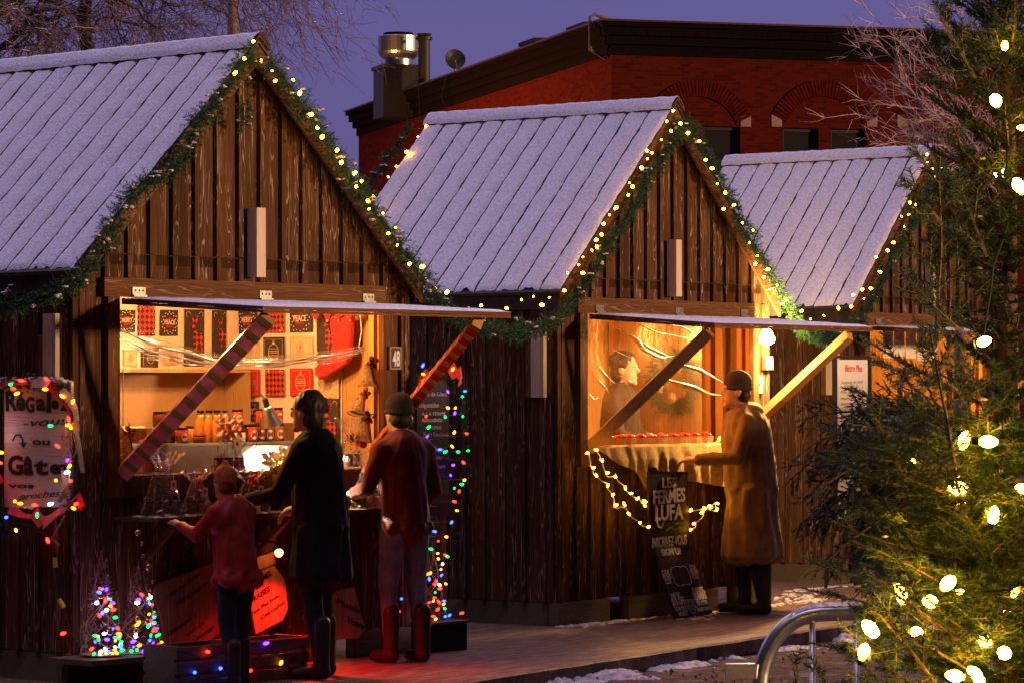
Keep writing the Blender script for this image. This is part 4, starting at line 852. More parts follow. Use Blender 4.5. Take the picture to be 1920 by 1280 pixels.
def stall48_inside():
    m = MB(); p0 = Pl(0, 'v', 1.526, 320, 630); a = p0.xz(205, 560); b = p0.xz(427, 694); m.box((a[0], -.004, b[1]), (2.69-p0.o.x, 0, a[1]+.06)); tag(put(m.build('backdrop_cloth', X['pale']), p0.O, p0.rz), 'plain cream cloth covering the far wall of the jar stall above the shelf', 'backdrop')
    p1 = Pl(0, 'u', 2.694, 530, 680); a = p1.xz(427, 560); b = p1.xz(642, 880); m = MB(); m.box((a[0], -.004, b[1]), (b[0], 0, a[1]+.06)); tag(put(m.build('backdrop_cloth', X['pale']), p1.O, p1.rz), 'plain cream cloth behind the rows of prints beside the red stocking', 'backdrop')
    T = [('merry', BKW, 219, 581, 253, 623, 'dark MERRY cloth at the far left, first of the top row'), ('plaid', BKW, 259, 570, 291, 630, 'red and black checked cloth between the left MERRY and PEACE cloths'), ('peace', BKW, 299, 581, 334, 630, 'dark PEACE cloth on the far wall, third from the left'),
         ('deer', BKW, 345, 580, 382, 686, 'long dark cloth with a red deer, right of the left PEACE cloth'), ('deer', BKW, 398, 582, 425, 672, 'long dark deer cloth in the corner of the room'), ('tan', BKW, 232, 655, 256, 687, 'small tan sketch cloth at the left end above the shelf'), ('orn', BKW, 265, 652, 297, 688, 'small dark ornament cloth standing above the shelf'), ('tan', BKW, 305, 655, 334, 684, 'small tan snowflake cloth just right of the dark ornament one'),
         ('merry', RTW, 447, 577, 483, 625, 'dark MERRY cloth behind the left striped brace, top row'), ('plaid', RTW, 497, 577, 534, 623, 'red checked cloth directly right of the left brace, top row'), ('peace', RTW, 543, 577, 585, 622, 'dark PEACE cloth in the middle of the opening, top row'), ('deer', RTW, 594, 580, 636, 680, 'long dark deer cloth half hidden by the red stocking'),
         ('tan', RTW, 455, 640, 485, 672, 'tan snowflake cloth left of the dark ornament cloth, second row'), ('orn', RTW, 495, 632, 534, 686, 'dark cloth with a striped ball ornament, below the top checked one'), ('tan', RTW, 543, 630, 586, 672, 'tan starburst cloth below the middle PEACE cloth'),
         ('tan', RTW, 427, 692, 441, 745, 'narrow tan cloth in the corner beside the red ornament cloth'), ('redorn', RTW, 449, 692, 487, 742, 'bright red cloth with a cream ball ornament, left of the lower checked cloth'), ('plaid', RTW, 497, 692, 534, 742, 'lower red and black checked cloth, between the two red ornament cloths'), ('redorn', RTW, 544, 690, 586, 741, 'red ornament cloth right of the lower checked cloth, above the dark coat customer'), ('joy', RTW, 596, 698, 636, 746, 'tan NOEL JOY wreath cloth under the toe of the stocking'),
         ('orn', RTW, 427, 752, 441, 792, 'narrow dark cloth in the corner behind the bottles'), ('merry', RTW, 447, 752, 486, 794, 'lowest MERRY cloth, behind the jars'), ('deer', RTW, 598, 747, 636, 852, 'large dark deer cloth low down at the right, beside the raw wood post')]
    for t in T: towel(*t)
    # wall shelf and the cupboard below it
    m = MB(); z = loc(0, 320, 692, 'v', 1.3).z; zb = loc(0, 320, 826, 'v', 1.2).z; t = thing('wall_shelf', 'brown cupboard with a pale top shelf along the far wall of the jar stall', 'shelf', W(0, 0, 0, 0), ST[0][2])
    m.box((.9, 1.24, z-.02), (2.62, 1.51, z)); m.build('top_board', X['pine'], t); m = MB(); m.box((.9, 1.44, zb), (2.60, 1.45, z-.021)); m.build('back_panel', mat('kraft_panel', (.38, .22, .10), .8, var=.15, vs=5), t)
    m = MB(); m.box((2.58, 1.22, zb), (2.60, 1.439, z-.021)); m.build('end_panel', X['ply'], t)
    # steel counter
    zs = loc(0, 430, 829, 'v', .36).z; m = MB(); t = thing('steel_counter', 'grey steel counter carrying the jars inside the stall', 'counter', W(0, 0, 0, 0), ST[0][2])
    m.box((.5, .36, zs-.012), (2.5, 1.0, zs)); m.build('top', X['steel'], t); m = MB(); m.box((.52, .375, zs-.20), (2.48, .98, zs-.013)); m.build('front', mat('grey_panel', (.42, .40, .42), .5, .2, var=.1), t)
    m = MB(); [m.box((u, .38, .2), (u+.03, .97, zs-.201)) for u in (.53, 2.44)]; m.build('leg', X['black'], t)
    return zs
ZS = stall48_inside()

# ------------------------------------------------------------------ jars, bottles
X['jam'] = mat('dark_jam', (.16, .035, .012), .12, var=.3, vs=20, spec=.8); X['jamr'] = mat('red_jam', (.42, .05, .015), .12, var=.2, vs=20, spec=.8); X['sauce'] = mat('orange_sauce', (.62, .22, .035), .15, var=.15, vs=20, spec=.8)
X['caram'] = mat('brown_caramel', (.22, .09, .03), .12, var=.2, spec=.8); X['milk'] = mat('pale_spread', (.75, .60, .42), .2, spec=.7); X['lid'] = mat('black_lid', (.015, .012, .012), .3, .3); X['label'] = mat('paper_label', (.78, .72, .66), .6)
jar_cache = {}
def jar(i, l, r, h, fill, label, labelled=True, lid='lid', group='jars stacked on the counter', bottle=False):
    t = thing('sauce_bottle' if bottle else 'jar', label, 'bottle' if bottle else 'jar', l, ST[i][2]-.35, group)
    m = MB()
    if bottle: m.lathe([(r*.9, 0), (r, .006), (r, h*.55), (r*.9, h*.63), (r*.62, h*.74), (r*.60, h*.86)], 18)
    else: m.lathe([(r*.85, 0), (r, .006), (r, h*.78), (r*.88, h*.84)], 18)
    m.build('glass', X[fill], t, True); m = MB()
    if bottle: m.lathe([(r*.60, h*.861), (r*.605, h*.93)], 16); m.build('neck', X['milk'] if False else X['cello2'], t, True); m = MB(); m.lathe([(r*.68, h*.92), (r*.68, h), (r*.6, h*1.005)], 18)
    else: m.lathe([(r*.93, h*.842), (r*.95, h*.85), (r*.95, h*.98), (r*.88, h)], 18)
    m.build('cap', X[lid], t, True)
    if labelled:
        m = MB(); hh = h*.26 if not bottle else h*.22; zc = h*.40
        m.add([(0, -r*1.015, zc)]+[((r*1.012)*math.sin(hh/r*.85*math.cos(2*PI*k/20)), -(r*1.012)*math.cos(hh/r*.85*math.cos(2*PI*k/20)), zc+hh*math.sin(2*PI*k/20)) for k in range(20)], [(0, 1+k, 1+(k+1) % 20) for k in range(20)]); lb = m.build('paper_label', X['label'], t)
        m = MB(); q = hh*.35; m.add([(0, -r*1.03, zc)]+[(q*math.sin(2*PI*k/10), -r*1.03, zc+q*math.cos(2*PI*k/10)) for k in range(10)], [(0, 1+(k+1) % 10, 1+k) for k in range(10)]); m.build('emblem', X['redcloth'], lb)
    return t
X['cello2'] = mat('clear_neck', (.7, .5, .35), .1, spec=.8)
def jars():
    z = ZS+.001; k = 1/322
    def J(x, yb, w, h, v, fill, lb, lab=True, lift=0, **kw): p = loc(0, x, yb, 'v', v); jar(0, W(0, p.x, v, z+lift), w*k/2, h*k, fill, lb, lab, **kw)
    J(316, 826, 29, 30, .50, 'jam', 'lower dark jar of the left stack, behind the striped brace', False); J(300, 796, 30, 32, .52, 'jam', 'upper dark jam jar of the left stack', False, .095); J(322, 796, 26, 32, .62, 'caram', 'second upper jar of the left stack, half behind the brace', False, .095)
    m = MB(); p = loc(0, 305, 800, 'v', .56); tag(put(m.box((-.12, -.07, 0), (.10, .08, .092)).build('wooden_crate', X['ply']), W(0, p.x-.02, .62, z), ST[0][2]), 'small wooden riser under the left jars', 'riser')
    J(342, 826, 25, 31, .42, 'jamr', 'dark jar with a round white label, between the striped brace and the tall bottles'); J(374, 826, 28, 15, .42, 'jam', 'flat squat dark jar in front of the bottles', False)
    J(356, 818, 17, 33, .56, 'sauce', 'slim orange jar behind the brace', False)
    for q, (x, v, lb, g) in enumerate(((376, .60, 'leftmost tall bottle of orange sauce', False), (392, .54, 'second tall bottle of orange sauce, unlabelled', False), (407, .50, 'third tall bottle of orange sauce, white label', True), (422, .50, 'rightmost tall bottle of orange sauce, white label', True))): J(x, 818, 21 if q < 3 else 17, 64, v, 'sauce', lb, g, bottle=True, group='tall bottles of orange sauce')
    J(439, 822, 13, 23, .44, 'milk', 'left one of two small pale jars', False); J(454, 822, 14, 23, .44, 'milk', 'right one of two small pale jars', False)
    J(437, 815, 22, 34, .56, 'jam', 'back row jar under the stacked red jam jar', False); J(445, 787, 25, 31, .56, 'jamr', 'red jam jar with a round label, standing on top of the back row', True, .107)
    J(474, 822, 20, 36, .44, 'jamr', 'jar with white label, first right of the small pale jars'); J(489, 822, 18, 36, .46, 'jam', 'jar with white label, second right of the small pale jars'); J(504, 820, 20, 36, .46, 'caram', 'brown jar with white label under the metal clamp lamp')
    J(462, 812, 18, 34, .60, 'jam', 'dark jar in the back row behind the labelled ones', False); J(524, 818, 20, 36, .52, 'caram', 'brown jar right of the clamp lamp, behind the lit centrepiece'); J(522, 785, 20, 32, .60, 'jamr', 'small jar on top, right of the lamp shade', True, .112); J(486, 787, 14, 30, .60, 'jamr', 'narrow red jar on top, left of the lamp shade', False, .112)
    m = MB(); p = loc(0, 500, 820, 'v', .68); tag(put(m.box((-.20, -.03, 0), (.20, .10, .112)).build('wooden_crate', X['ply']), W(0, p.x, .66, z), ST[0][2]), 'wooden riser behind the labelled jars', 'riser')
    J(234, 800, 18, 32, .98, 'jamr', 'jar standing by the cardboard box', False, lift=0.0); J(258, 812, 17, 30, .95, 'caram', 'jar half hidden by the flap of the box', False)
    # cardboard box
    p = loc(0, 242, 818, 'v', .80); t = thing('cardboard_box', 'open cardboard box marked 12 oz at the left of the steel counter', 'box', W(0, p.x, .8, z), ST[0][2]-.25); cb = mat('cardboard', (.55, .36, .18), .8, var=.1)
    m = MB(); m.box((-.075, -.05, 0), (.075, .06, .10)); m.build('carton', cb, t); m = MB(); R = Matrix.Translation((0, -.05, .10)) @ Matrix.Rotation(.7, 4, 'X'); m.box((-.075, -.07, 0), (.075, 0, .003), R); m.build('flap', cb, t); text_mb([('12 oz', .02, .055, .022, 1, 0, 0, 0), ('12x', -.05, .055, .018, 1, 0, 0, 0)], 'lettering', X['ink'], t, .0006, Matrix.Translation((0, -.0515, 0)))
jars()

# ------------------------------------------------------------------ cellophane gift bags, bows, bells, stocking
def bow(m, c, s, n=4, rx=1):
    for k in range(n):
        a = 2*PI*k/n+.4; d = Vector((math.cos(a)*rx, -.25*random.random(), math.sin(a)*.8))
        q = Vector((-d.z, 0, d.x)).normalized()
        P = [Vector(c), Vector(c)+d*s*.6+q*s*.28, Vector(c)+d*s, Vector(c)+d*s*.6-q*s*.28, Vector(c)]
        for a_, b_ in zip(P[:-1], P[1:]):
            m.add([a_+Vector((0, -s*.25, 0)), b_+Vector((0, -s*.25, 0)), b_+Vector((0, s*.25, 0)), a_+Vector((0, s*.25, 0))], [(0, 1, 2, 3)])
    return m
def giftbag(px, yb, w, h, v, zz, label, bowm, bows, njars=3, top=.28, contents=True, seed=1):
    random.seed(seed); p = loc(0, px, yb, 'v', v); t = thing('gift_bag', label, 'gift bag', W(0, p.x, v, zz), ST[0][2]-.3, 'cellophane gift bags of jars'); r = w/2
    m = MB(); n = 30; rows = 22; vs = []; ph = [random.uniform(0, 6) for _ in range(4)]
    for j in range(rows+1):
        q = j/rows; neck = 1-top
        R = r*(1-.72*(q/neck)**1.15) if q < neck else r*(.28+.55*((q-neck)/top)**.8)
        for k in range(n):
            a = 2*PI*k/n; f = 1+(.05+.16*q)*math.sin(a*5+ph[0]+q*3)+.10*q*math.sin(a*9+ph[1])+random.uniform(-.05, .05); vs.append((R*f*math.cos(a), R*f*.75*math.sin(a), h*q+(random.uniform(-.012, .012) if j else 0)))
    fs = [(j*n+k, j*n+(k+1) % n, (j+1)*n+(k+1) % n, (j+1)*n+k) for j in range(rows) for k in range(n)]; m.add(vs, fs); m.build('cellophane', X['cello'], t)
    if bowm: m = MB(); bow(m, (0, -r*.3, h*(1-top)), bows, 6); m.tube([(0, -r*.32, h*(1-top)), (bows*.5, -r*.5, h*(1-top)-bows*.9), (bows*.3, -r*.8, h*(1-top)-bows*1.7)], .004, 5); m.build('bow', bowm, t)
    m = MB(); m.box((.01, -r*.62, h*.42), (.045, -r*.61, h*.42+.055)); tg = m.build('gift_tag', X['label'], t); m = MB(); m.ball((.027, -r*.625, h*.42+.03), (.011, .002, .014)); m.build('emblem', X['redcloth'], tg)
    if contents:
        for k in range(njars):
            a = (k-(njars-1)/2); x = a*r*.62; m = MB(); m.lathe([(.03, 0), (.032, .004), (.032, .06), (.028, .066)], 14, (x, -.01*abs(a), .01)); j_ = m.build('jar', X[random.choice(('jam', 'jamr', 'caram'))], t, True)
            m = MB(); m.lathe([(.030, .067), (.030, .08)], 14, (x, -.01*abs(a), .01)); m.build('cap', X['lid'], j_)
    return t
X['bowr'] = mat('printed_bow', (.72, .16, .10), .6, c2=(.85, .70, .60), vs=60); X['bowp'] = mat('tartan_bow', (.45, .03, .02), .6, c2=(.02, .07, .03), vs=45)
# outer shelf in front of the opening
t_ = thing('display_shelf', 'narrow snow dusted shelf hanging below the opening of the jar stall', 'shelf', W(0, 0, 0, 0), ST[0][2]); m = MB(); m.box((.30, -.40, .925), (2.66, -.03, .945)); m.build('board', X['sill'], t_)
m = MB(); m.box((.30, -.415, .918), (2.66, -.401, .948)); m.build('lip', X['beam'], t_)
for u in (.5, 1.4, 2.4): m = MB(); m.bar((u, -.36, .92), (u, -.04, .66), .035, .035); m.build('bracket', X['beam'], t_)
m = MB(); [m.ball((random.uniform(.35, 1.2), random.uniform(-.38, -.1), .946), (random.uniform(.01, .04), random.uniform(.01, .03), .008), 8, 5, .3) for _ in range(60)]; tag(m.build('snow_dusting', X['snow2'], t_, True), None, None, None, 'stuff')
Zo = .946; Zi = 1.184
giftbag(306, 966, .27, .37, -.22, Zo, 'crumpled clear bag of jars standing at the left end of the outer shelf', None, 0, 3, .2, True, 2)
giftbag(368, 968, .20, .26, -.26, Zo, 'dark clear bag of jars with red tag, beside the left end bag', X['redp'], .03, 2, .22, True, 3)
giftbag(428, 902, .22, .34, .0, Zi, 'clear gift bag with a large red and white bow, left of the centrepiece', X['bowr'], .085, 3, .26, True, 4)
giftbag(690, 948, .24, .36, -.22, Zo, 'clear gift bag with a tartan bow at the right end of the outer shelf', X['bowp'], .07, 3, .32, True, 5)
giftbag(655, 880, .20, .32, .10, Zi, 'clear gift bag with loose top, behind the dark coat customer\'s shoulder', X['bowp'], .04, 2, .4, True, 6)
giftbag(285, 880, .17, .20, .12, Zi, 'small clear bag lying in the shade behind the foot of the left brace', None, 0, 2, .25, True, 7)
giftbag(470, 955, .26, .26, -.24, Zo, 'wide clear bag of jars on the outer shelf, behind the child in red', X['redp'], .05, 3, .25, True, 8)
m = MB(); p = loc(0, 463, 943, 'v', -.3); tag(put(m.box((-.08, -.003, 0), (.08, .003, .088)).build('blank_card', X['white']), W(0, p.x, -.33, Zo), ST[0][2]), 'blank white card propped on the outer shelf beside the child', 'card')
def bell(p, s, rot, label, bowm, ball=True):
    t = thing('hanging_bell', label, 'bell ornament', p, ST[0][2], 'grapevine bells hanging in the opening'); t.rotation_euler = (0, rot, ST[0][2]); m = MB(); N_ = 13
    for k in range(N_):
        q = k/(N_-1); r = s*(.22+.26*q**1.6+.10*(q > .93)); z = -s*1.15*q; P = [(r*math.cos(2*PI*j/14)*(1+random.uniform(-.06, .06)), r*math.sin(2*PI*j/14), z+random.uniform(-.004, .004)) for j in range(15)]; m.tube(P, .0042, 4, False)
    m.lathe([(s*.19, 0), (s*.22, -s*.05), (s*.44, -s*1.1)], 14); m.build('bell_body', X['wick'], t); m = MB(); m.tube([(0, 0, 0), (.03, 0, .05), (0, 0, .09), (-.03, 0, .05), (0, 0, 0)], .003, 5); m.build('hanging_loop', X['wick'], t)
    m = MB(); bow(m, (0, -s*.25, .012), s*.42, 4); m.tube([(0, -s*.3, 0), (s*.1, -s*.42, -s*.9)], .006, 4); m.build('bow', bowm, t)
    if ball: m = MB(); m.ball((0, 0, -s*1.3), s*.20, 12, 8); m.build('clapper', X['redp'], t, True)
    m = MB(); [m.ball((random.uniform(-.03, .03), -s*.32, random.uniform(-.03, .02)), .006, 7, 5) for _ in range(5)]; m.build('berries', X['redp'], t, True)
bell(W(0, *loc(0, 691, 682, 'v', .07)), .12, 0, 'upright grapevine bell with a tartan top bow, highest beside the right post', X['bowp'], False)
bell(W(0, *loc(0, 678, 740, 'v', .07)), .11, .35, 'tilted grapevine bell in the middle of the right strand', X['bowp'], False)
bell(W(0, *loc(0, 684, 785, 'v', .07)), .125, .1, 'lowest grapevine bell of the right strand, with a red ball clapper', X['bowp'])
bell(W(0, *loc(0, 236, 812, 'v', .05)), .11, 0, 'dark bell with a checked bow hanging by the left post', X['plaid'])
m = MB(); P = [Vector((0, 0, 0)), Vector((.03, 0, .25)), Vector((0, 0, .5))]; m.tube([W(0, *loc(0, 231, 690+k*12, 'v', -.07)) for k in range(10)], .003, 5); tag(m.build('twine', X['jute']), 'thin twine hanging down the left post of the opening to a dark bell', 'twine')
def shape_thing(name, pl, pts, y0, y1, m_, label, cat, group=None, parent=None): o = poly(pl, pts[::-1], y0, y1).build(name, m_, parent); return o if parent else tag(put(o, pl.O, pl.rz), label, cat, group)
pl = Pl(0, 'u', 2.60, 640, 650)
def stocking():
    t = thing('christmas_stocking', 'large plain red felt stocking hanging toe left in the jar stall', 'stocking', pl.O, pl.rz)
    pts = [(622, 592), (664, 592), (662, 640), (660, 668), (655, 682), (636, 694), (616, 706), (600, 711), (591, 703), (591, 692), (600, 682), (614, 674), (624, 664), (627, 640)]
    n = len(pts); c = pl.xz(640, 650); m = MB(); P = [pl.xz(*p) for p in pts]
    ctr = [Vector((x, 0, z)) for x, z in P]; cen = Vector((pl.xz(640, 660)[0], 0, pl.xz(640, 660)[1]))
    for yy, k in ((-.03, .82), (-.022, .93), (0, 1.0), (.018, .9)): m.v += [tuple(cen.lerp(Vector((v.x, yy, v.z)), k)) for v in ctr] if False else [(cen.x+(v.x-cen.x)*k, yy, cen.z+(v.z-cen.z)*k) for v in ctr]
    m.f += [(j*n+k, j*n+(k+1) % n, (j+1)*n+(k+1) % n, (j+1)*n+k) for j in range(3) for k in range(n)]+[tuple(range(n))[::-1], tuple(3*n+k for k in range(n))]; m.mi = [0]*len(m.f)
    m.build('stocking_body', X['red'], t); m = MB(); x0 = pl.xz(590, 590)[0]; x1 = pl.xz(676, 590)[0]; z = pl.xz(630, 584)[1]
    for k in range(4): a = x0+(x1-x0)*k/4; b = x0+(x1-x0)*(k+1)/4; m.prism([(a, z), (b, z), ((a+b)/2, z-.055)][::-1], -.045, -.04)
    m.build('jester_cuff', X['red'], t); m = MB(); [m.ball((x0+(x1-x0)*(k+.5)/4, -.043, z-.06), .008, 8, 6) for k in range(4)]; m.build('jingle_bells', X['gold'], t, True)
stocking()
m = MB(); tag(put(m.tube([(0, 0, 0), (.015, 0, -.10), (-.01, 0, -.2), (.02, 0, -.25), (.05, 0, -.23)], .003, 5).build('wall_cable', X['white']), W(0, *loc(0, 675, 590, 'v', .05)), ST[0][2]), 'thin white cable looping down beside the red stocking', 'cable')

# clamp lamp, lit centrepiece
def centre():
    L0 = W(0, *loc(0, 497, 748, 'v', .16)); t = thing('clamp_lamp', 'clamp work lamp with a bare metal cone shade, shining down over the jars', 'lamp', L0, ST[0][2]); R = Matrix.Rotation(-.35, 4, 'Y')
    m = MB(); m.T = R; m.lathe([(.012, .01), (.018, .0), (.018, -.045), (.022, -.05)], 14); m.build('socket', X['black'], t, True); m = MB(); m.T = R
    m.lathe([(.022, -.048), (.034, -.06), (.042, -.10), (.075, -.165), (.076, -.168), (.073, -.166), (.038, -.10), (.02, -.06)], 26); m.build('shade', X['steel'], t, True)
    m = MB(); m.T = R; m.ball((0, 0, -.13), (.024, .024, .03), 14, 9); m.build('light_bulb', bulbmat('lamp_bulb', (1, .78, .45), 90), t, True)
    m = MB(); m.tube([(0, .01, .01), (-.02, .06, .06), (0, .1, .12)], .004, 5); m.build('cable', X['black'], t)
    li = bpy.data.lights.new('lamp_light', 'SPOT'); li.energy = 200; li.color = (1, .74, .42); li.spot_size = 2.0; li.spot_blend = .4; li.shadow_soft_size = .03; o = bpy.data.objects.new('lamp_light', li); COL.objects.link(o); o.parent = t; o.location = R @ Vector((0, 0, -.17)); o.rotation_euler = (0, -.35, 0)
    c = W(0, *loc(0, 532, 884, 'v', .0)); random.seed(4); t = thing('centrepiece', 'brightly lit arrangement of cream leaves, red berries, cones and tiny lights', 'centrepiece', c, ST[0][2])
    m = MB(); m.lathe([(.07, -.05), (.085, .0), (.09, .03)], 18); m.build('basket', X['wick'], t); lf = MB()
    for k in range(120):
        a = random.uniform(0, 2*PI); e = random.uniform(.1, 1.3); d = Vector((math.cos(a)*math.cos(e)*1.3, math.sin(a)*math.cos(e), math.sin(e))); p = d*random.uniform(.04, .10)+Vector((0, 0, .02)); q = d.cross(Vector((random.gauss(0, 1), random.gauss(0, 1), random.gauss(0, 1)))).normalized(); s = random.uniform(.035, .065)
        lf.add([p, p+d*s*.5+q*s*.35, p+d*s, p+d*s*.5-q*s*.35], [(0, 1, 2, 3)])
    lf.build('cream_leaves', X['pale'], t); g = Soup()
    for k in range(60): a = random.uniform(0, 2*PI); e = random.uniform(-.2, 1); g.twig((0, 0, .02), (math.cos(a)*1.3, math.sin(a), math.sin(e)), .13, .018, .003, .003)
    g.build('green_sprigs', X['needle'], t)
    for k in range(16): m = MB(); a = random.uniform(0, 2*PI); m.ball((random.uniform(-.13, .13), random.uniform(-.10, -.03), random.uniform(-.02, .07)), random.choice((.008, .014)), 8, 6); m.build('red_berry', X['redp'], t, True)
    for k in range(3): m = MB(); m.ball((random.uniform(-.1, .1), -.09, random.uniform(.0, .06)), (.018, .018, .024), 10, 7, .15); m.build('pine_cone', X['wick'], t)
    for k in range(14): bulb((random.uniform(-.14, .14), random.uniform(-.13, -.06), random.uniform(-.05, .07)), 'B_w', t, random.choice((.004, .006)), 1.3)
    for (x1, y1, x2, y2) in ((492, 795, 452, 838), (494, 797, 462, 850), (490, 798, 472, 860), (470, 812, 450, 845)): m = MB(); a = W(0, *loc(0, x1, y1, 'v', -.02))-c; b = W(0, *loc(0, x2, y2, 'v', -.05))-c; Rz = Matrix.Rotation(-ST[0][2], 3, 'Z'); m.tube([Rz @ a, Rz @ ((a+b)/2+Vector((0, 0, -.01))), Rz @ b], .002, 4); m.build('wire_stem', X['black'], t)
centre()
def ceil_lamp(i, u, v, w, power, c, label):
    t = thing('ceiling_lamp', label, 'lamp', W(i, u, v, w), ST[i][2]); m = MB(); m.lathe([(.03, .04), (.03, .0), (.02, -.01)], 12); m.build('socket', X['white'], t); m = MB(); m.ball((0, 0, -.045), (.03, .03, .037), 12, 8); m.build('light_bulb', bulbmat('room_bulb', c, 30), t, True); lamp('room_light', (0, 0, -.10), power, c, .05, t)
ceil_lamp(0, 1.15, .45, 2.40, 110, (1, .50, .17), 'bare bulb under the ceiling of the jar stall, hidden by the hatch'); ceil_lamp(0, 1.95, .2, 2.40, 45, (1, .48, .15), 'second bare bulb near the front of the jar stall')
ceil_lamp(1, 1.0, .5, 2.40, 100, (1, .40, .07), 'bare bulb lighting the plywood room of the middle stall'); ceil_lamp(2, 1.2, .5, 2.40, 150, (1, .52, .10), 'bare bulb lighting the yellow room of the farthest stall')

# ------------------------------------------------------------------ plastic curtains
def curtain_band():
    P = Pl(0, 'v', .07, 440, 660); t = thing('plastic_curtain', 'clear plastic curtain gathered in a sagging band across the jar stall', 'curtain', P.O, P.rz); m = MB()
    top = [(214, 612), (262, 625), (330, 645), (400, 662), (480, 668), (560, 662), (620, 656), (684, 648)]; bot = [(214, 648), (262, 668), (330, 684), (400, 690), (480, 694), (560, 690), (620, 680), (684, 662)]
    def F(a, b):
        k = a*7; j = min(6, int(k)); f = k-j; x = lerp(top[j][0], top[j+1][0], f); y0 = lerp(top[j][1], top[j+1][1], f); y1 = lerp(bot[j][1], bot[j+1][1], f); v = P.v3(x, lerp(y1, y0, b)); v.y = .030*math.sin(b*14+a*5)*(.4+noise.noise(Vector((a*6, b*2, 1))))+.02*noise.noise(Vector((a*15, b*8, 4))); return v
    m.grid(F, 110, 40); m.build('gathered_sheet', X['curt2'], t, True)
    m = MB()
    for (a0, b0, a1, b1, r) in ((.0, .8, .55, .45, .010), (.0, .45, .5, .25, .006), (.05, .25, .4, .1, .004), (.5, .5, 1, .7, .006), (.45, .2, 1, .5, .005)): m.tube([F(lerp(a0, a1, k/20), lerp(b0, b1, k/20)+.05*math.sin(k*.7))+Vector((0, -.02, 0)) for k in range(21)], [r*math.sin(PI*(k+.5)/21)+.001 for k in range(21)], 6)
    m.build('fold_glint', X['fold'], t, True)  # pale tubes stand in for the bright streaks on the gathered folds
X['fold'] = film('pale_glint_film', .62, .28, (1, .95, .9))  # pale, less transparent film: reflected highlights put into the surface
curtain_band()
def curtain49():
    P = Pl(1, 'v', .05, 1220, 700); t = thing('plastic_curtain', 'clear plastic curtain with modelled highlights along its creases hanging across the middle stall', 'curtain', P.O, P.rz); m = MB(); a0 = P.xz(1088, 585); a1 = P.xz(1316, 832)
    def Q(x, z): return Vector((x, .012*math.sin(x*9)+.02*noise.noise(Vector((x*3, z*2, 1))), z))
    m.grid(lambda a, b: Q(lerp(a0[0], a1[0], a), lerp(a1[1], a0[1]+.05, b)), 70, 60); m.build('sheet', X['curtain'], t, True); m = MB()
    for L_, r in (([(1150, 612), (1190, 635), (1205, 655), (1240, 670), (1262, 667)], .010), ([(1195, 638), (1215, 650), (1255, 668)], .007), ([(1195, 607), (1230, 622), (1290, 635), (1297, 630)], .005), ([(1225, 603), (1275, 612), (1292, 620), (1298, 630)], .004), ([(1272, 682), (1310, 692), (1355, 716)], .011), ([(1245, 708), (1300, 725), (1330, 738), (1357, 741)], .008), ([(1115, 678), (1135, 700), (1155, 718)], .004), ([(1150, 655), (1185, 675)], .003), ([(1118, 710), (1138, 728), (1142, 735)], .006), ([(1095, 750), (1100, 738), (1108, 748), (1118, 745)], .004), ([(1160, 702), (1185, 717)], .003), ([(1198, 652), (1232, 668), (1250, 672)], .006)):
        V = [P.v3(*p) for p in L_]; V = [along(V, k/14) for k in range(15)]; m.tube([Q(v.x, v.z)+Vector((0, -.006, 0)) for v in V], [r*.95*math.sin(PI*(k+.6)/15.2)+.0008 for k in range(15)], 6)
    m.build('crease_glint', X['fold'], t, True)  # tubes shaped as the bright reflections along the creases
curtain49()

# ------------------------------------------------------------------ number plaques, flood lamp, small signs
def plaque(i, n, x0, y0, x1, y1, val, label):
    pl = Pl(i, 'v', val, (x0+x1)/2, (y0+y1)/2); a = pl.xz(x0, y0); b = pl.xz(x1, y1); t = thing('number_plaque', label, 'number plaque', pl.O, pl.rz)
    m = MB(); m.box((a[0], 0, b[1]), (b[0], .035, a[1])); m.build('plate', mat('plaque_brown', (.07, .035, .025), .6), t); m = MB(); e = .007; outline(m, [(a[0]+e, b[1]+e), (b[0]-e, b[1]+e), (b[0]-e, a[1]-e), (a[0]+e, a[1]-e)], -.001, .004); m.build('border', X['tan'], t)
    text_mb([(n, 0, b[1]*.66, (a[1]-b[1])*.92, ((b[0]-a[0])*.62,), 0, .025, 0)], 'number', X['white'], t, .004, Matrix.Translation((0, -.002, 0)))
plaque(0, '48', 731, 649, 753, 693, -.066, 'dark plaque with the pale number 48 on the right post'); plaque(1, '49', 1436, 667, 1450, 693, -.066, 'plaque with the number 49 under the glaring lamp')
pl = Pl(1, 'v', -.03, 1423, 720); t = thing('extinguisher_sign', 'narrow white sign with a red fire extinguisher below the glaring lamp', 'sign', pl.O, pl.rz); a = pl.xz(1417, 704); b = pl.xz(1429, 736); m = MB(); m.box((a[0], -.004, b[1]), (b[0], 0, a[1])); m.build('panel', X['white'], t)
m = MB(); m.box((-.018, -.006, b[1]*.25), (.016, -.0045, a[1]*.15)); m.box((-.008, -.006, a[1]*.15), (.006, -.0045, a[1]*.35)); m.build('red_cylinder', X['redcloth'], t); m = MB(); m.tube([(-.0, -.006, a[1]*.4), (-.03, -.006, a[1]*.3), (-.028, -.006, a[1]*.05)], .0035, 4); m.tube([(0, -.006, a[1]*.45), (.03, -.006, a[1]*.7)], .005, 4); m.build('hose', X['ink'], t)
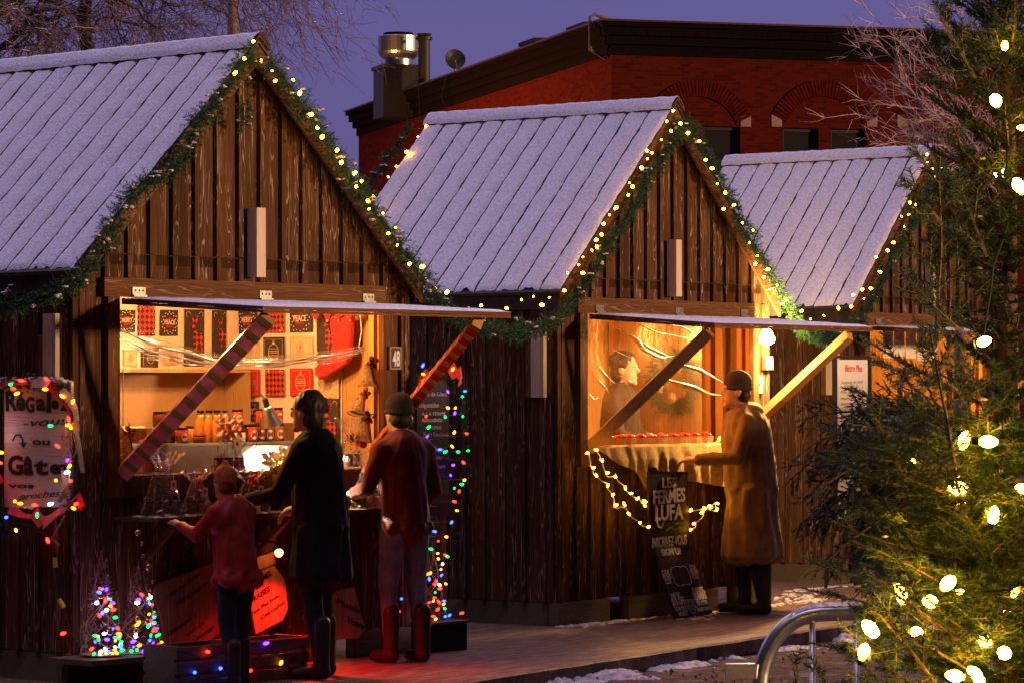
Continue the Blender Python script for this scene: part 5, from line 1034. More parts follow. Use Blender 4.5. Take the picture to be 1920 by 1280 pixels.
def flood():
    p = loc(1, 1438, 628, 'v', -.18); t = thing('flood_lamp', 'glaring bare flood lamp at the top of the right post of the middle stall', 'lamp', W(1, *p), ST[1][2]); m = MB(); m.lathe([(.045, .10), (.05, .06), (.05, .055)], 16); m.tube([(0, 0, .08), (0, .10, .10), (0, .14, .10)], .014, 8); m.build('holder', X['black'], t, True)
    m = MB(); m.lathe([(.02, .055), (.035, .03), (.055, -.01), (.062, -.04), (.05, -.06), (.02, -.072)], 20); m.build('light_bulb', bulbmat('flood_bulb', (1, .66, .25), 110), t, True); lamp('flood_light', (.0, -.10, -.03), 360, (1, .55, .17), .05, t)
flood()

# ------------------------------------------------------------------ middle stall: burlap, fruit, wreath, boards, lights
def burlap():
    t0 = W(1, 0, 0, 0); K = [(.36, .02), (.42, .05), (.60, .14), (.74, .17), (.84, .22), (.90, .33), (.925, .30), (.94, .16), (1.05, .17), (1.3, .26), (1.7, .30), (2.2, .36), (2.48, .33)]
    def hang(u):
        for (a, ha), (b, hb) in zip(K[:-1], K[1:]):
            if u <= b: return lerp(ha, hb, (u-a)/(b-a))
        return .33
    def F(a, b):
        u = .36+a*2.12; L = .34+hang(u); q = b*L; fold = .014*math.sin(u*33+noise.noise(Vector((u*4, 0, 0)))*5)*min(1, max(0, (q-.3)*4)); n = .008*noise.noise(Vector((u*12, q*9, 2)))
        if q < .34: return (u, .24-q, 1.262+n*.8+(.004*math.sin(u*20)))
        d = q-.34; return (u+.05*d*math.sin(u*9), -.10-.03*min(1, d*9)-fold-n-d*.05, 1.262-max(0, d-.01)+n*.3)
    m = MB(); m.grid(F, 200, 60); o = m.build('burlap_cloth', mat('burlap_weave', (.52, .36, .16), .95, var=.22, vs=30, bump=.7, bs=260), None, True); put(o, t0, ST[1][2]); tag(o, 'tan burlap cloth draped over the counter and hanging in folds below it', 'cloth')
    random.seed(8)
    for k in range(10):
        x = 1139+k*20.5; p = loc(1, x, 836, 'v', .02+.004*(k % 2)); lb = ['first', 'second', 'third', 'fourth', 'fifth', 'sixth', 'seventh', 'eighth', 'ninth', 'tenth'][k]
        t = thing('fruit_basket', f'small paper basket of red fruit, {lb} from the left of the counter row', 'fruit basket', W(1, p.x, .02, 1.272), ST[1][2]+random.uniform(-.06, .06), 'paper baskets of red fruit along the counter')
        m = MB(); w = .044; m.add([(-w*.8, -w*.8, 0), (w*.8, -w*.8, 0), (w*.8, w*.8, 0), (-w*.8, w*.8, 0), (-w, -w, .048), (w, -w, .048), (w, w, .048), (-w, w, .048)], [(0, 3, 2, 1), (0, 1, 5, 4), (1, 2, 6, 5), (2, 3, 7, 6), (3, 0, 4, 7)]); m.build('basket', mat('pulp_paper', (.50, .33, .20), .85, var=.1), t) if k == 0 else m.build('basket', bpy.data.materials['pulp_paper'], t)
        for dx, dy, r in ((-.02, -.015, .026), (.02, -.012, .023), (0, .018, .027)): f = MB(); f.lathe([(r*.3, -r*.85), (r*.8, -r*.55), (r, 0), (r*.85, r*.55), (r*.35, r*.8), (.002, r*.7)], 14, (dx, dy, .048+random.uniform(0, .014))); f.build('red_fruit', X['apple'], t, True)
X['apple'] = mat('red_fruit_skin', (.62, .035, .02), .18, var=.3, vs=30, spec=.7)
burlap()
def wreath():
    pl = Pl(1, 'u', 2.66, 1262, 716); t = thing('evergreen_wreath', 'shadowy evergreen wreath with pine cones on the plywood wall of the middle stall', 'wreath', pl.O, pl.rz); s = Soup(); random.seed(12)
    R = abs(pl.xz(1262, 716)[1]-pl.xz(1262, 664)[1])*.8
    for k in range(520): a = random.uniform(0, 2*PI); c = Vector((R*math.cos(a), 0, R*math.sin(a))); d = Vector((math.cos(a+random.gauss(.8, .7)), -abs(random.gauss(.2, .4)), math.sin(a+random.gauss(.8, .7)))); s.twig(c, d, random.uniform(.06, .12), .024, .0022, .003)
    s.build('foliage', X['fir'], t)
    for (x, y) in ((1280, 690), (1246, 728), (1270, 745)): v = pl.v3(x, y, -.07); m = MB(); m.ball(v, (.03, .03, .04), 10, 8, .18); m.build('pine_cone', X['wick'], t)
wreath()
def strands():
    def strand(i, val, L, label, cordm='cordw', r=.008, ends=()):
        pts = [W(i, *loc(i, x, y, 'v', val)) for x, y in L]; o = pts[0]; t = thing('string_lights', label, 'string lights', o, 0, 'strings of small white lights'); path = []
        for a, b in zip(pts[:-1], pts[1:]):
            for j in range(5): path.append(a.lerp(b, j/5)-o+Vector((random.gauss(0, .006), 0, random.gauss(0, .006)-.012*math.sin(PI*j/5))))
        m = MB(); m.tube(path+[pts[-1]-o], .0042, 5); m.build('cord', X[cordm], t)
        for p in pts: bulb(p-o+Vector((random.gauss(0, .008), -.02, random.gauss(0, .008))), 'B_w', t, r, 1.9)
    strand(1, -.17, [(1103, 845), (1109, 874), (1117, 890), (1138, 907), (1150, 927), (1154, 948), (1172, 947), (1181, 960), (1201, 982), (1215, 987)], 'lower string of small white lights, from the foot of the brace to the chalkboard')
    strand(1, -.17, [(1119, 843), (1128, 862), (1138, 888), (1152, 890), (1171, 912), (1182, 923), (1195, 933), (1208, 942), (1212, 948), (1206, 936)], 'upper string of small white lights left of the chalkboard')
    strand(1, -.20, [(1293, 992), (1302, 982), (1319, 963), (1318, 951), (1329, 948), (1333, 952), (1344, 954), (1343, 940), (1299, 957)], 'short string of small white lights right of the chalkboard')
    strand(1, -.2, [(1329, 833), (1348, 826), (1349, 820)], 'tiny lights at the right end of the fruit row', r=.006)
strands()
def chalkboards():
    pl = Pl(1, 'v', -.185, 1252, 955); t = thing('chalkboard_sign', 'black hanging chalkboard lettered LES FERMES in pale paint, between the light strings', 'sign', pl.O, pl.rz)
    poly(pl, [(1218, 1032), (1292, 1032), (1289, 884), (1216, 884)], 0, .015).build('board', X['chalkb'], t); m = MB(); outline(m, [pl.xz(*p) for p in ((1217, 1032), (1292, 1032), (1290, 883.5), (1215.5, 883.5))], -.001, .006); m.build('edge', X['trim'], t)
    ptext(pl, [('LES', 1241, 1267, 913, 19, 0, .02, .0), ('FERMES', 1225, 1284, 941, 25, 0, .03, .03), ('LUFA', 1227, 1280, 973, 28, 0, .03, .0), ('INSCRIVEZ-VOUS', 1222, 1287, 1023, 19, .1, .02, .02)], 'lettering', X['chalk'], t, -.003)
    m = MB(); m.tube([pl.v3(*p, -.004) for p in ((1232, 950), (1231, 975), (1234, 987), (1239, 988), (1243, 978))], .007, 5); m.build('letter_tail', X['chalk'], t)
    m = MB(); m.tube([pl.v3(*p, -.004) for p in ((1247, 990), (1250, 994), (1256, 988), (1264, 992), (1270, 986), (1266, 981), (1272, 979))], .0025, 4); m.build('vine_drawing', mat('chalk_olive', (.25, .24, .08), .8), t)
    m = MB(); m.tube([pl.v3(*p, -.012) for p in ((1250, 891), (1252, 902), (1258, 910), (1265, 905), (1267, 893), (1262, 888))], .004, 6); m.build('hook', X['galv'], t)
    A = W(1, *loc(1, 1219, 1024, 'v', -.20)); B = W(1, *loc(1, 1293, 1020, 'v', -.20)); C = gnd(1266, 1161); Dd = gnd(1337, 1150)
    A, B, C, Dd = [Vector(q) for q in (A, B, C, Dd)]; mid = (C+Dd)/2; X_ = (Dd-C); wd = X_.length; X_.normalize(); top = (A+B)/2; up = top-mid; ht = up.length; wt = (B-A).length; up.normalize(); nrm = X_.cross(up).normalized(); up2 = nrm.cross(X_).normalized(); shear = up.dot(X_)
    t = thing('chalkboard_sign', 'black chalkboard lettered SIGN UP, leaning in the snow at the foot of the wall', 'sign', mid)
    def G(x, z, y=0): return X_*(x+z*shear/max(.01, up.dot(up2))*1.0)+up2*(z)+nrm*y
    hh = ht*up.dot(up2); w0, w1 = wd/2, wt/2
    m = MB(); m.add([G(-w0, 0, 0), G(w0, 0, 0), G(w1, hh, 0), G(-w1, hh, 0), G(-w0, 0, -.012), G(w0, 0, -.012), G(w1, hh, -.012), G(-w1, hh, -.012)], [(0, 1, 2, 3), (4, 7, 6, 5), (0, 4, 5, 1), (1, 5, 6, 2), (2, 6, 7, 3), (3, 7, 4, 0)]); m.build('board', X['chalkb'], t)
    Sh = Matrix(((X_.x, -nrm.x, up2.x+X_.x*shear, 0), (X_.y, -nrm.y, up2.y+X_.y*shear, 0), (X_.z, -nrm.z, up2.z+X_.z*shear, 0), (0, 0, 0, 1)))
    Sh = Sh @ Matrix.Translation((0, -.003, 0)); W_ = wd
    text_mb([('SIGN UP', -W_*.04, hh*.87, hh*.13, (W_*.52,), 0, .03, 0), ('CODE', -W_*.36, hh*.62, .05, (W_*.18,), 0, .01, 0), ('PROMO', -W_*.36, hh*.555, .05, (W_*.20,), 0, .01, 0), ('CODE', -W_*.36, hh*.49, .05, (W_*.16,), 0, .01, 0), ('CODE', W_*.36, hh*.64, .05, (W_*.16,), 0, .01, 0), ('PROMO', W_*.37, hh*.575, .05, (W_*.20,), 0, .01, 0), ('CODE', W_*.36, hh*.51, .05, (W_*.16,), 0, .01, 0),
             ('AND GET', -W_*.30, hh*.30, .05, (W_*.24,), 0, .01, 0), ('$10 OFF', -W_*.28, hh*.19, .085, (W_*.32,), 0, .02, 0), ('YOUR FIRST', -W_*.28, hh*.11, .05, (W_*.30,), 0, .01, 0), ('BASKET', -W_*.26, hh*.04, .045, (W_*.24,), 0, .01, 0), ('ET RECEVEZ', W_*.30, hh*.33, .05, (W_*.28,), 0, .01, 0), ('10$ RABAIS', W_*.30, hh*.22, .085, (W_*.33,), 0, .02, 0), ('SUR VOTRE', W_*.30, hh*.14, .05, (W_*.28,), 0, .01, 0), ('PREMIER PANIER', W_*.30, hh*.06, .045, (W_*.36,), 0, .01, 0)], 'lettering', X['chalk'], t, .001, Sh)
    m = MB(); m.T = Sh; P = []; cx, cz, a, b = 0, hh*.575, W_*.22, hh*.13
    for k in range(81): th = 2*PI*k/80; sx = math.copysign(abs(math.cos(th))**.45, math.cos(th)); sz = math.copysign(abs(math.sin(th))**.45, math.sin(th)); P.append((cx+a*sx*(1+.04*math.sin(k*1.2)), -.001, cz+b*sz*(1+.07*math.sin(k*1.2+1))))
    m.tube(P, .0022, 4, False); m.build('scroll_frame', X['chalk'], t); m = MB(); m.T = Sh; r = W_*.11; zz = hh*.2; m.tube([(-r, -.001, zz+.02), (-r*.8, -.001, zz-.05), (-r*.3, -.001, zz-.08), (r*.3, -.001, zz-.08), (r*.8, -.001, zz-.05), (r, -.001, zz+.02), (-r, -.001, zz+.02)], .0025, 4, False)
    for k in range(-2, 3): m.tube([(k*r*.35, -.001, zz+.015), (k*r*.35+r*.5, -.001, zz-.06)], .0015, 3, False); m.tube([(k*r*.35, -.001, zz+.015), (k*r*.35-r*.5, -.001, zz-.06)], .0015, 3, False)
    m.build('basket_drawing', X['chalk'], t)
chalkboards()
def whiteboard():
    pl = Pl(2, 'v', -.35, 1598, 760); t = thing('menu_board', 'white menu board headed Bistro Plus in red, in a black frame beside the farthest stall', 'menu board', pl.O, pl.rz)
    P = [pl.xz(*p) for p in ((1570, 972), (1627, 972), (1627, 674), (1570, 674))]; m = MB(); m.prism(P, .0, .012); m.build('panel', mat('white_board', (.70, .66, .70), .25, var=.05, vs=3), t)
    F = [pl.xz(*p) for p in ((1565, 980), (1632, 980), (1632, 667), (1565, 667))]; m = MB(); x0, z0 = F[0]; x1, z1 = F[2]; e = .022
    for b in (((x0, -.012, z0), (x0+e, .02, z1)), ((x1-e, -.012, z0), (x1, .02, z1)), ((x0+e, -.012, z1-e), (x1-e, .02, z1)), ((x0+e, -.012, z0), (x1-e, .02, z0+e))): m.box(*b)
    m.build('frame', X['black'], t); ptext(pl, [('Bistro Plus', 1584, 1616, 696, 13, .15, 0, 0)], 'red_heading', X['redcloth'], t)
    L_ = [('Assiette du chef', 718), ('Pain brie a la p.', 736), ('Moules aux vin', 748), ('Saucisse maison', 758), ('Gaufre sucre', 768), ('Tourtiere a la', 778), ('Boisson', 788)]
    ptext(pl, [(a, 1576, 1576+len(a)*2.6, y, 5, .2, 0, .02) for a, y in L_], 'handwriting', mat('marker_grey', (.18, .22, .26), .6), t, thick=.0006)
    m = MB(); [m.tube([pl.v3(x, 975, .02), pl.v3(x, 975, .02)-Vector((0, 0, pl.O.z+pl.xz(x, 975)[1]-.01))+Vector((0, .1, 0))], .014, 8) for x in (1571, 1626)]; m.build('legs', X['black'], t)
    pl = Pl(2, 'v', .02, 1700, 640)
    for k, (x0, y1) in enumerate(((1656, 671), (1677, 668), (1699, 672), (1720, 676), (1741, 675))):
        p = Pl(2, 'v', .02, x0+9, 645); a = p.xz(x0, 618); b = p.xz(x0+18, y1); m = MB(); m.grid(lambda u, v: (lerp(a[0], b[0], u), .006*math.sin(u*4+k), lerp(b[1], a[1]+.03, v)), 6, 6); t2 = put(m.build('hanging_paper', X['paper']), p.O, p.rz); tag(t2, f'printed paper hung in the yellow opening, {("first","second","third","fourth","fifth")[k]} from the left', 'paper', 'papers hanging in the farthest opening')
        ptext(p, [('SOUPE', x0+4, x0+15, 632, 3, 0, 0, 0), ('CHAUDE', x0+3, x0+15, 638, 3, 0, 0, 0), ('5$', x0+7, x0+12, 652, 4, 0, 0, 0)][:2+k % 2], 'printing', X['wick'], t2, thick=.0005)
X['paper'] = mat('thin_paper', (.80, .74, .62), .8)
whiteboard()

# ------------------------------------------------------------------ near stall: framed sign, cord, light trees, boards
def ribbon_strip(m, P, w, seed=0):
    for i, (a, b) in enumerate(zip(P[:-1], P[1:])):
        a = Vector(a); b = Vector(b); s1 = w*(.7+.4*math.sin(i*1.7+seed)); s2 = w*(.7+.4*math.sin((i+1)*1.7+seed)); n = Vector((0, 1, 0)).cross(b-a).normalized()
        m.add([a-n*s1+Vector((0, .01, 0)), a+n*s1-Vector((0, .01, 0)), b+n*s2-Vector((0, .012, 0)), b-n*s2+Vector((0, .012, 0))], [(0, 1, 2, 3)])
def mixbulbs(t, pts, rr=(.011, .013), rot=None, cols=None):
    for i, p in enumerate(pts): bulb(p[:3] if len(p) > 2 else p, p[3] if len(p) > 3 else random.choice(COLS), t, random.choice(rr), 1.6)
def regalez():
    pl = Pl(0, 'u', -.10, 72, 830); t = thing('wooden_sign', 'pale wooden sign lettered Régalez-vous, framed with snowy greenery, ribbon and coloured lights', 'sign', pl.O, pl.rz)
    poly(pl, [(8, 950), (133, 950), (133, 716), (8, 716)], 0, .02).build('board', wood('pale_planks', (.80, .62, .48), (.64, .47, .35), streak=(.25, .15, .1), amt=.5, board=.17, vert=False), t)
    ptext(pl, [('Ré', 11, 47, 768, 34, 0, .035, .03), ('G', 49, 65, 771, 27, 0, .04, 0), ('a', 68, 86, 768, 30, 0, .035, 0), ('l', 88, 96, 771, 40, 0, .035, -.03), ('e', 97, 110, 765, 22, 0, .04, 0), ('z', 114, 131, 768, 30, 0, .035, 0), ('ou', 62, 94, 833, 13, 0, .015, 0), ('Gâ', 15, 62, 888, 34, 0, .035, 0), ('t', 64, 91, 888, 30, 0, .035, 0), ('ez', 93, 132, 887, 25, 0, .035, 0), ('vos', 17, 65, 914, 10, 0, .012, 0), ('!', 119, 127, 926, 20, .3, 0, -.2)], 'lettering', X['ink'], t, -.003)
    ptext(pl, [('-vous', 40, 125, 797, 15, .35, -.004, .05), ('proches', 33, 113, 933, 13, .4, -.004, .08)], 'script_lettering', X['ink'], t, -.003)
    m = MB(); m.tube([pl.v3(*p, -.005) for p in ((24, 826), (30, 815), (38, 814), (43, 822), (44, 832))], .004, 5); m.prism([pl.xz(*p) for p in ((38, 829), (50, 829), (44, 838))][::-1], -.006, -.002); m.build('arrow', X['ink'], t)
    m = MB(); m.tube([pl.v3(*p, -.005) for p in ((127, 836), (118, 824), (117, 816), (122, 814), (126, 820), (128, 815), (132, 817), (132, 828), (127, 836))], .003, 4); m.build('heart', X['redcloth'], t)
    s = Soup(); random.seed(15); co = MB(); sn = MB(); loop = [(133, 955), (150, 935), (152, 900), (148, 860), (153, 820), (150, 780), (140, 745), (125, 722), (90, 716), (50, 716), (15, 722), (0, 745), (-6, 790), (-4, 830), (-2, 880), (2, 930), (8, 975), (15, 990)]
    Lp = [pl.v3(x, y, -.03) for x, y in loop]; Lg = plen(Lp)
    for k in range(int(Lg*300)): c = along(Lp, random.random()); d = Vector((random.gauss(0, 1), -abs(random.gauss(0, .7)), random.gauss(0, 1))).normalized(); s.twig(c, d, random.uniform(.035, .07), .022, .003, .003)
    for (x, y) in ((4, 960), (8, 985), (0, 945)):
        for k in range(60): d = Vector((random.gauss(0, 1), -.3, random.gauss(0, 1))).normalized(); s.twig(pl.v3(x, y, -.04), d, .09, .024, .003, .003)
    s.build('foliage', X['needle'], t); co.tube([along(Lp, k/60)+Vector((random.gauss(0, .01), -.02, random.gauss(0, .01))) for k in range(61)], .004, 5); co.build('cord', X['cord'], t)
    m = MB(); ribbon_strip(m, [pl.v3(*p, -.05) for p in ((2, 745), (8, 722), (30, 715), (60, 718), (95, 712), (120, 730), (134, 752), (146, 770), (152, 800))], .03); ribbon_strip(m, [pl.v3(*p, -.05) for p in ((30, 952), (55, 965), (85, 968), (100, 975), (130, 955), (160, 925), (166, 950), (140, 945))], .028, 2); ribbon_strip(m, [pl.v3(*p, -.06) for p in ((78, 958), (95, 982), (128, 960))], .035, 1); ribbon_strip(m, [pl.v3(*p, -.05) for p in ((0, 800), (-2, 850), (4, 880), (15, 905))], .03, 1); m.build('red_ribbon', X['red'], t)
    m = MB(); ribbon_strip(m, [pl.v3(*p, -.075) for p in ((134, 730), (150, 748), (160, 768), (163, 788), (158, 800))], .024); ribbon_strip(m, [pl.v3(*p, -.07) for p in ((138, 880), (142, 900), (140, 920), (128, 940))], .022); ribbon_strip(m, [pl.v3(*p, -.08) for p in ((80, 718), (95, 716), (112, 720))], .03); ribbon_strip(m, [pl.v3(*p, -.07) for p in ((160, 800), (166, 840), (173, 885))], .008); m.build('burlap_ribbon', X['jute'], t)
    for k in range(10): m = MB(); x = random.choice((142, 150, 158, 166, 8, 14)); y = random.uniform(780, 850) if x > 100 else 985; m.tube([pl.v3(x+random.gauss(0, 2)*j*.4, y+j*12, -.07-random.random()*.02) for j in range(6)], .004, 5); m.build('twine_tail', X['jute'], t)
    [sn.ball(pl.v3(random.uniform(5, 135), random.uniform(708, 716), random.uniform(-.07, -.0)), (random.uniform(.008, .028), .015, random.uniform(.005, .01)), 8, 5, .3) for _ in range(60)]
    [sn.ball(pl.v3(random.uniform(30, 85), random.uniform(947, 952), random.uniform(-.05, -.01)), (.014, .012, .006), 8, 5, .3) for _ in range(20)]; sn.build('snow_clump', X['snow2'], t, True)
    B = [(65,713,'r'),(112,710,'r'),(15,721,'o'),(45,720,'g'),(50,728,'r'),(57,737,'o'),(110,729,'o'),(10,730,'b'),(142,742,'o'),(162,752,'o'),(120,797,'g'),(154,785,'r'),(153,796,'o'),(158,801,'o'),(6,759,'o'),(17,757,'g'),(10,781,'r'),(16,810,'c'),(15,827,'g'),(12,820,'r'),(27,847,'o'),(25,866,'r'),(133,835,'r'),(152,861,'p'),(156,872,'o'),(151,884,'c'),(158,900,'r'),(130,899,'o'),(3,901,'r'),(19,930,'r'),(53,938,'o'),(63,942,'o'),(120,943,'c'),(95,964,'g'),(163,951,'o'),(168,943,'r'),(11,955,'g'),(37,968,'b'),(2,960,'g'),(55,992,'o'),(8,1000,'r'),(90,945,'r')]
    for x, y, c in B: bulb(pl.v3(x, y, -.10), 'B_'+c, t, .0095, 1.9)
regalez()
def cordset():
    pl = Pl(0, 'u', -.07, 100, 1080); t = thing('extension_cord', 'dark light cord with two yellow plugs hanging down the corner of the near stall', 'cord', pl.O, pl.rz); L_ = [(38, 980), (60, 985), (85, 1002), (99, 1012), (104, 1030), (107, 1060), (109, 1085), (112, 1110), (118, 1125), (124, 1145), (128, 1165), (138, 1190), (150, 1212)]
    m = MB(); m.tube([pl.v3(x, y, -.01) for x, y in L_], .0055, 6); m.build('cord', X['cord'], t, True)
    for a, b in (((107, 1044), (108, 1063)), ((115, 1123), (123, 1137))): m = MB(); m.tube([pl.v3(*a, -.015), pl.v3(*b, -.015)], .014, 8); m.build('yellow_plug', X['yel'], t)
    m = MB(); m.tube([pl.v3(129, 965, -.03), pl.v3(112, 995, -.03), pl.v3(105, 1008, -.03), pl.v3(118, 1020, -.03)], .005, 6); m.build('twine', X['jute'], t)
    for (x, y, k) in ((97, 1012, .011), (126, 1186, .010)): bulb(pl.v3(x, y, -.03), 'B_r', t, k, 1.8)
cordset()
def light_tree(px, yb, ytop, wpx, v, label, n, i=0, seed=0, ww=None, zz=None):
    random.seed(seed); p = loc(i, px, yb, 'v', v); P = W(i, *p); h = loc(i, px, ytop, 'v', v).z-p.z; r = wpx/2/322; t = thing('wire_cone_tree', label, 'light tree', P, ST[i][2], 'small wire cone trees with coloured lights'); m = MB()
    for k in range(5): m.tube([(lambda a, q: (r*(1-q)*math.cos(a), r*(1-q)*math.sin(a), h*q))(k*1.257+q*(5+k)*(1 if k % 2 else -1), q) for q in [j/26 for j in range(27)]], .0024, 4, False)
    m.tube([(.0, 0, h*.94), (.012, 0, h), (.02, 0, h*1.02), (.012, 0, h*1.05), (0, 0, h*1.02)], .0025, 4); m.lathe([(r, 0), (r, .006)], 24); m.build('wire_cone', X['wick'], t); sk = MB()
    for _ in range(260): q = random.random()**1.3*.9; a = random.uniform(0, 6.28); c = Vector((r*(1-q)*math.cos(a), r*(1-q)*math.sin(a), h*q)); d = Vector((random.gauss(0, 1), random.gauss(0, 1), random.gauss(0, 1))).normalized(); sk.tube([c, c+d*.03], .0012, 3, False)
    sk.build('tinsel', mat('tinsel_'+str(seed), (.35, .28, .3), .3, .8), t)
    for k in range(n):
        q = random.random()**2.2*.62; a = random.uniform(-2.9, .3); rr = r*(1-q)*1.03; bulb((rr*math.cos(a), rr*math.sin(a), h*q+.014), random.choice(COLS), t, random.choice((.007, .009, .010)), 1.7)
    for k in range(4): o = MB(); a = random.uniform(-2.9, 0); q = random.uniform(.1, .7); o.ball((r*(1-q)*1.1*math.cos(a), r*(1-q)*1.1*math.sin(a)-.01, h*q), .017, 12, 8); o.build('glass_bauble', X['bauble'], t, True)
X['bauble'] = mat('glass_bauble', (.55, .35, .22), .08, .8)
Zl = loc(0, 200, 1229, 'v', -.22).z
t_ = thing('plank_shelf', 'short low plank shelf carrying the two cone trees at the corner of the near stall', 'shelf', W(0, 0, 0, 0), ST[0][2]); u0 = loc(0, 146, 1232, 'v', -.3).x; u1 = loc(0, 316, 1222, 'v', -.2).x
m = MB(); m.box((u0, -.42, Zl-.03), (u1, -.04, Zl)); m.build('board', X['sill'], t_); m = MB(); m.bar((u0+.1, -.1, Zl-.03), (u0+.1, -.1, .02), .05, .05, (0, 1, 0)); m.bar((u1-.1, -.1, Zl-.03), (u1-.1, -.1, .02), .05, .05, (0, 1, 0)); m.build('support', X['sill'], t_)
light_tree(190, 1226, 1030, 78, -.22, 'left one of two wire cone trees glowing with coloured lights at the lower left', 46, 0, 41)
light_tree(262, 1222, 1046, 86, -.20, 'right one of two wire cone trees glowing with coloured lights at the lower left', 50, 0, 42)
def crate():
    p = W(0, .62, -.62, 0); t = thing('pallet_crate', 'low crate of rough slats under the cone trees, strung with red and blue lights', 'crate', p, ST[0][2]); m = MB()
    for k in range(3): m.box((-.5, -.14, .0+k*.085), (.55, -.12, .065+k*.085)); m.box((-.5, .12, k*.085), (.55, .14, .065+k*.085))
    m.box((-.5, -.119, 0), (-.46, .119, .24)); m.box((.0, -.119, 0), (.04, .119, .24)); m.box((.51, -.119, 0), (.55, .119, .24)); m.build('slats', X['sill'], t)
    for (x, z, c) in ((-.28, .20, 'r'), (-.05, .19, 'r'), (-.18, .10, 'b'), (.05, .07, 'r'), (-.38, .09, 'b'), (.18, .22, 'p'), (.3, .1, 'o')): bulb((x, -.16, z), 'B_'+c, t, .010, 1.9)
    m = MB(); m.tube([(-.5, -.15, .22), (-.3, -.16, .16), (-.1, -.16, .2), (.05, -.16, .1), (.2, -.16, .2), (.4, -.15, .05)], .004, 5); m.build('cord', X['cord'], t)
crate()
def jarboard(pts, lidp, lines, v, label, m_, stake=None, lean=0):
    cx = sum(p[0] for p in pts)/len(pts); cy = sum(p[1] for p in pts)/len(pts); pl = Pl(0, 'v', v, cx, cy); t = thing('jar_shaped_board', label, 'sign', pl.O, pl.rz, 'jar shaped wooden boards along the foot of the near stall'); poly(pl, pts, 0, .018).build('board', m_, t)
    if lidp: poly(pl, lidp, -.012, .02).build('lid_shape', m_, t)
    ptext(pl, lines, 'lettering', X['ink'], t, -.003)
    if stake: a, b = stake; m = MB(); m.bar(pl.v3(*a, .03), pl.v3(*b, .03), .018, .03); m.build('stake', X['raw'], t)
X['board'] = wood('painted_boards', (.50, .34, .24), (.38, .25, .17), streak=(.2, .1, .06), amt=.4, board=.14)
jarboard([(318, 1232), (400, 1195), (432, 1165), (418, 1040), (408, 1052), (300, 1092), (291, 1105)][::1], None, [("c'est un Petit", 308, 380, 1100, 8, 0, .0, .45), ('Péché mignon...', 328, 400, 1112, 8, 0, 0, .45), ('Délicieux', 313, 362, 1176, 8, 0, 0, .45), ('sur un', 350, 384, 1180, 8, 0, 0, .45), ('fromage', 368, 402, 1188, 8, 0, 0, .45)], -.13, 'shadowy jar shaped board lettered Péché mignon, right of the cone trees', wood('shaded_boards', (.20, .10, .07), (.13, .06, .04), amt=.3, board=.14))  # this board's shade is put into its darker wood colour
jarboard([(480, 1188), (530, 1162), (540, 1140), (534, 1085), (514, 1060), (462, 1080)], [(457, 1079), (514, 1055), (511, 1033), (456, 1053)], [('CARAMEL', 464, 512, 1091, 10, 0, .012, .42), ('aux', 480, 495, 1100, 6, 0, 0, .42), ('FRAISES', 470, 508, 1118, 10, 0, .012, .42), ("C'est Pas bon...", 465, 530, 1135, 7, 0, 0, .42), ("C'est cochon", 487, 536, 1145, 7, 0, 0, .42)], -.20, 'jar shaped board lettered CARAMEL aux FRAISES, glowing under the red lamp', X['board'], ((500, 1170), (507, 1210)))
jarboard([(618, 1200), (672, 1195), (686, 1180), (664, 1100), (630, 1108), (612, 1130)], None, [('Plaisir', 628, 678, 1140, 10, 0, .01, -.35), ('Votre', 648, 684, 1172, 11, 0, .01, -.35)], -.12, 'pale jar shaped board lettered Plaisir, behind the legs of the customer', X['board'])
pl = Pl(0, 'v', -.03, 490, 1030); tag(put(poly(pl, [(457, 1052), (512, 1030), (520, 1010), (488, 1011), (457, 1045)], 0, .02).build('slanted_board', X['board']), pl.O, pl.rz), 'plain slanted board lit red above the caramel sign', 'board')
p = loc(0, 523, 1035, 'v', -.32); t_ = thing('red_lamp', 'glowing red lamp above the caramel board, colouring it and the ground', 'lamp', W(0, *p), ST[0][2]); m = MB(); m.lathe([(.012, .02), (.022, .012), (.026, 0), (.02, -.018), (.006, -.026)], 14); m.build('light_bulb', bulbmat('red_lamp_bulb', (1, .20, .03), 30), t_, True); m = MB(); m.tube([(0, 0, .02), (.0, .02, .06), (0, .25, .07)], .008, 6); m.build('arm', X['black'], t_); rl = lamp('red_light', (-.01, -.07, -.02), 90, (1, .02, .008), .03, t_); rl.data.type = 'SPOT'; rl.data.spot_size = 2.5; rl.data.spot_blend = .6; rl.rotation_euler = (-.35, .0, 0)
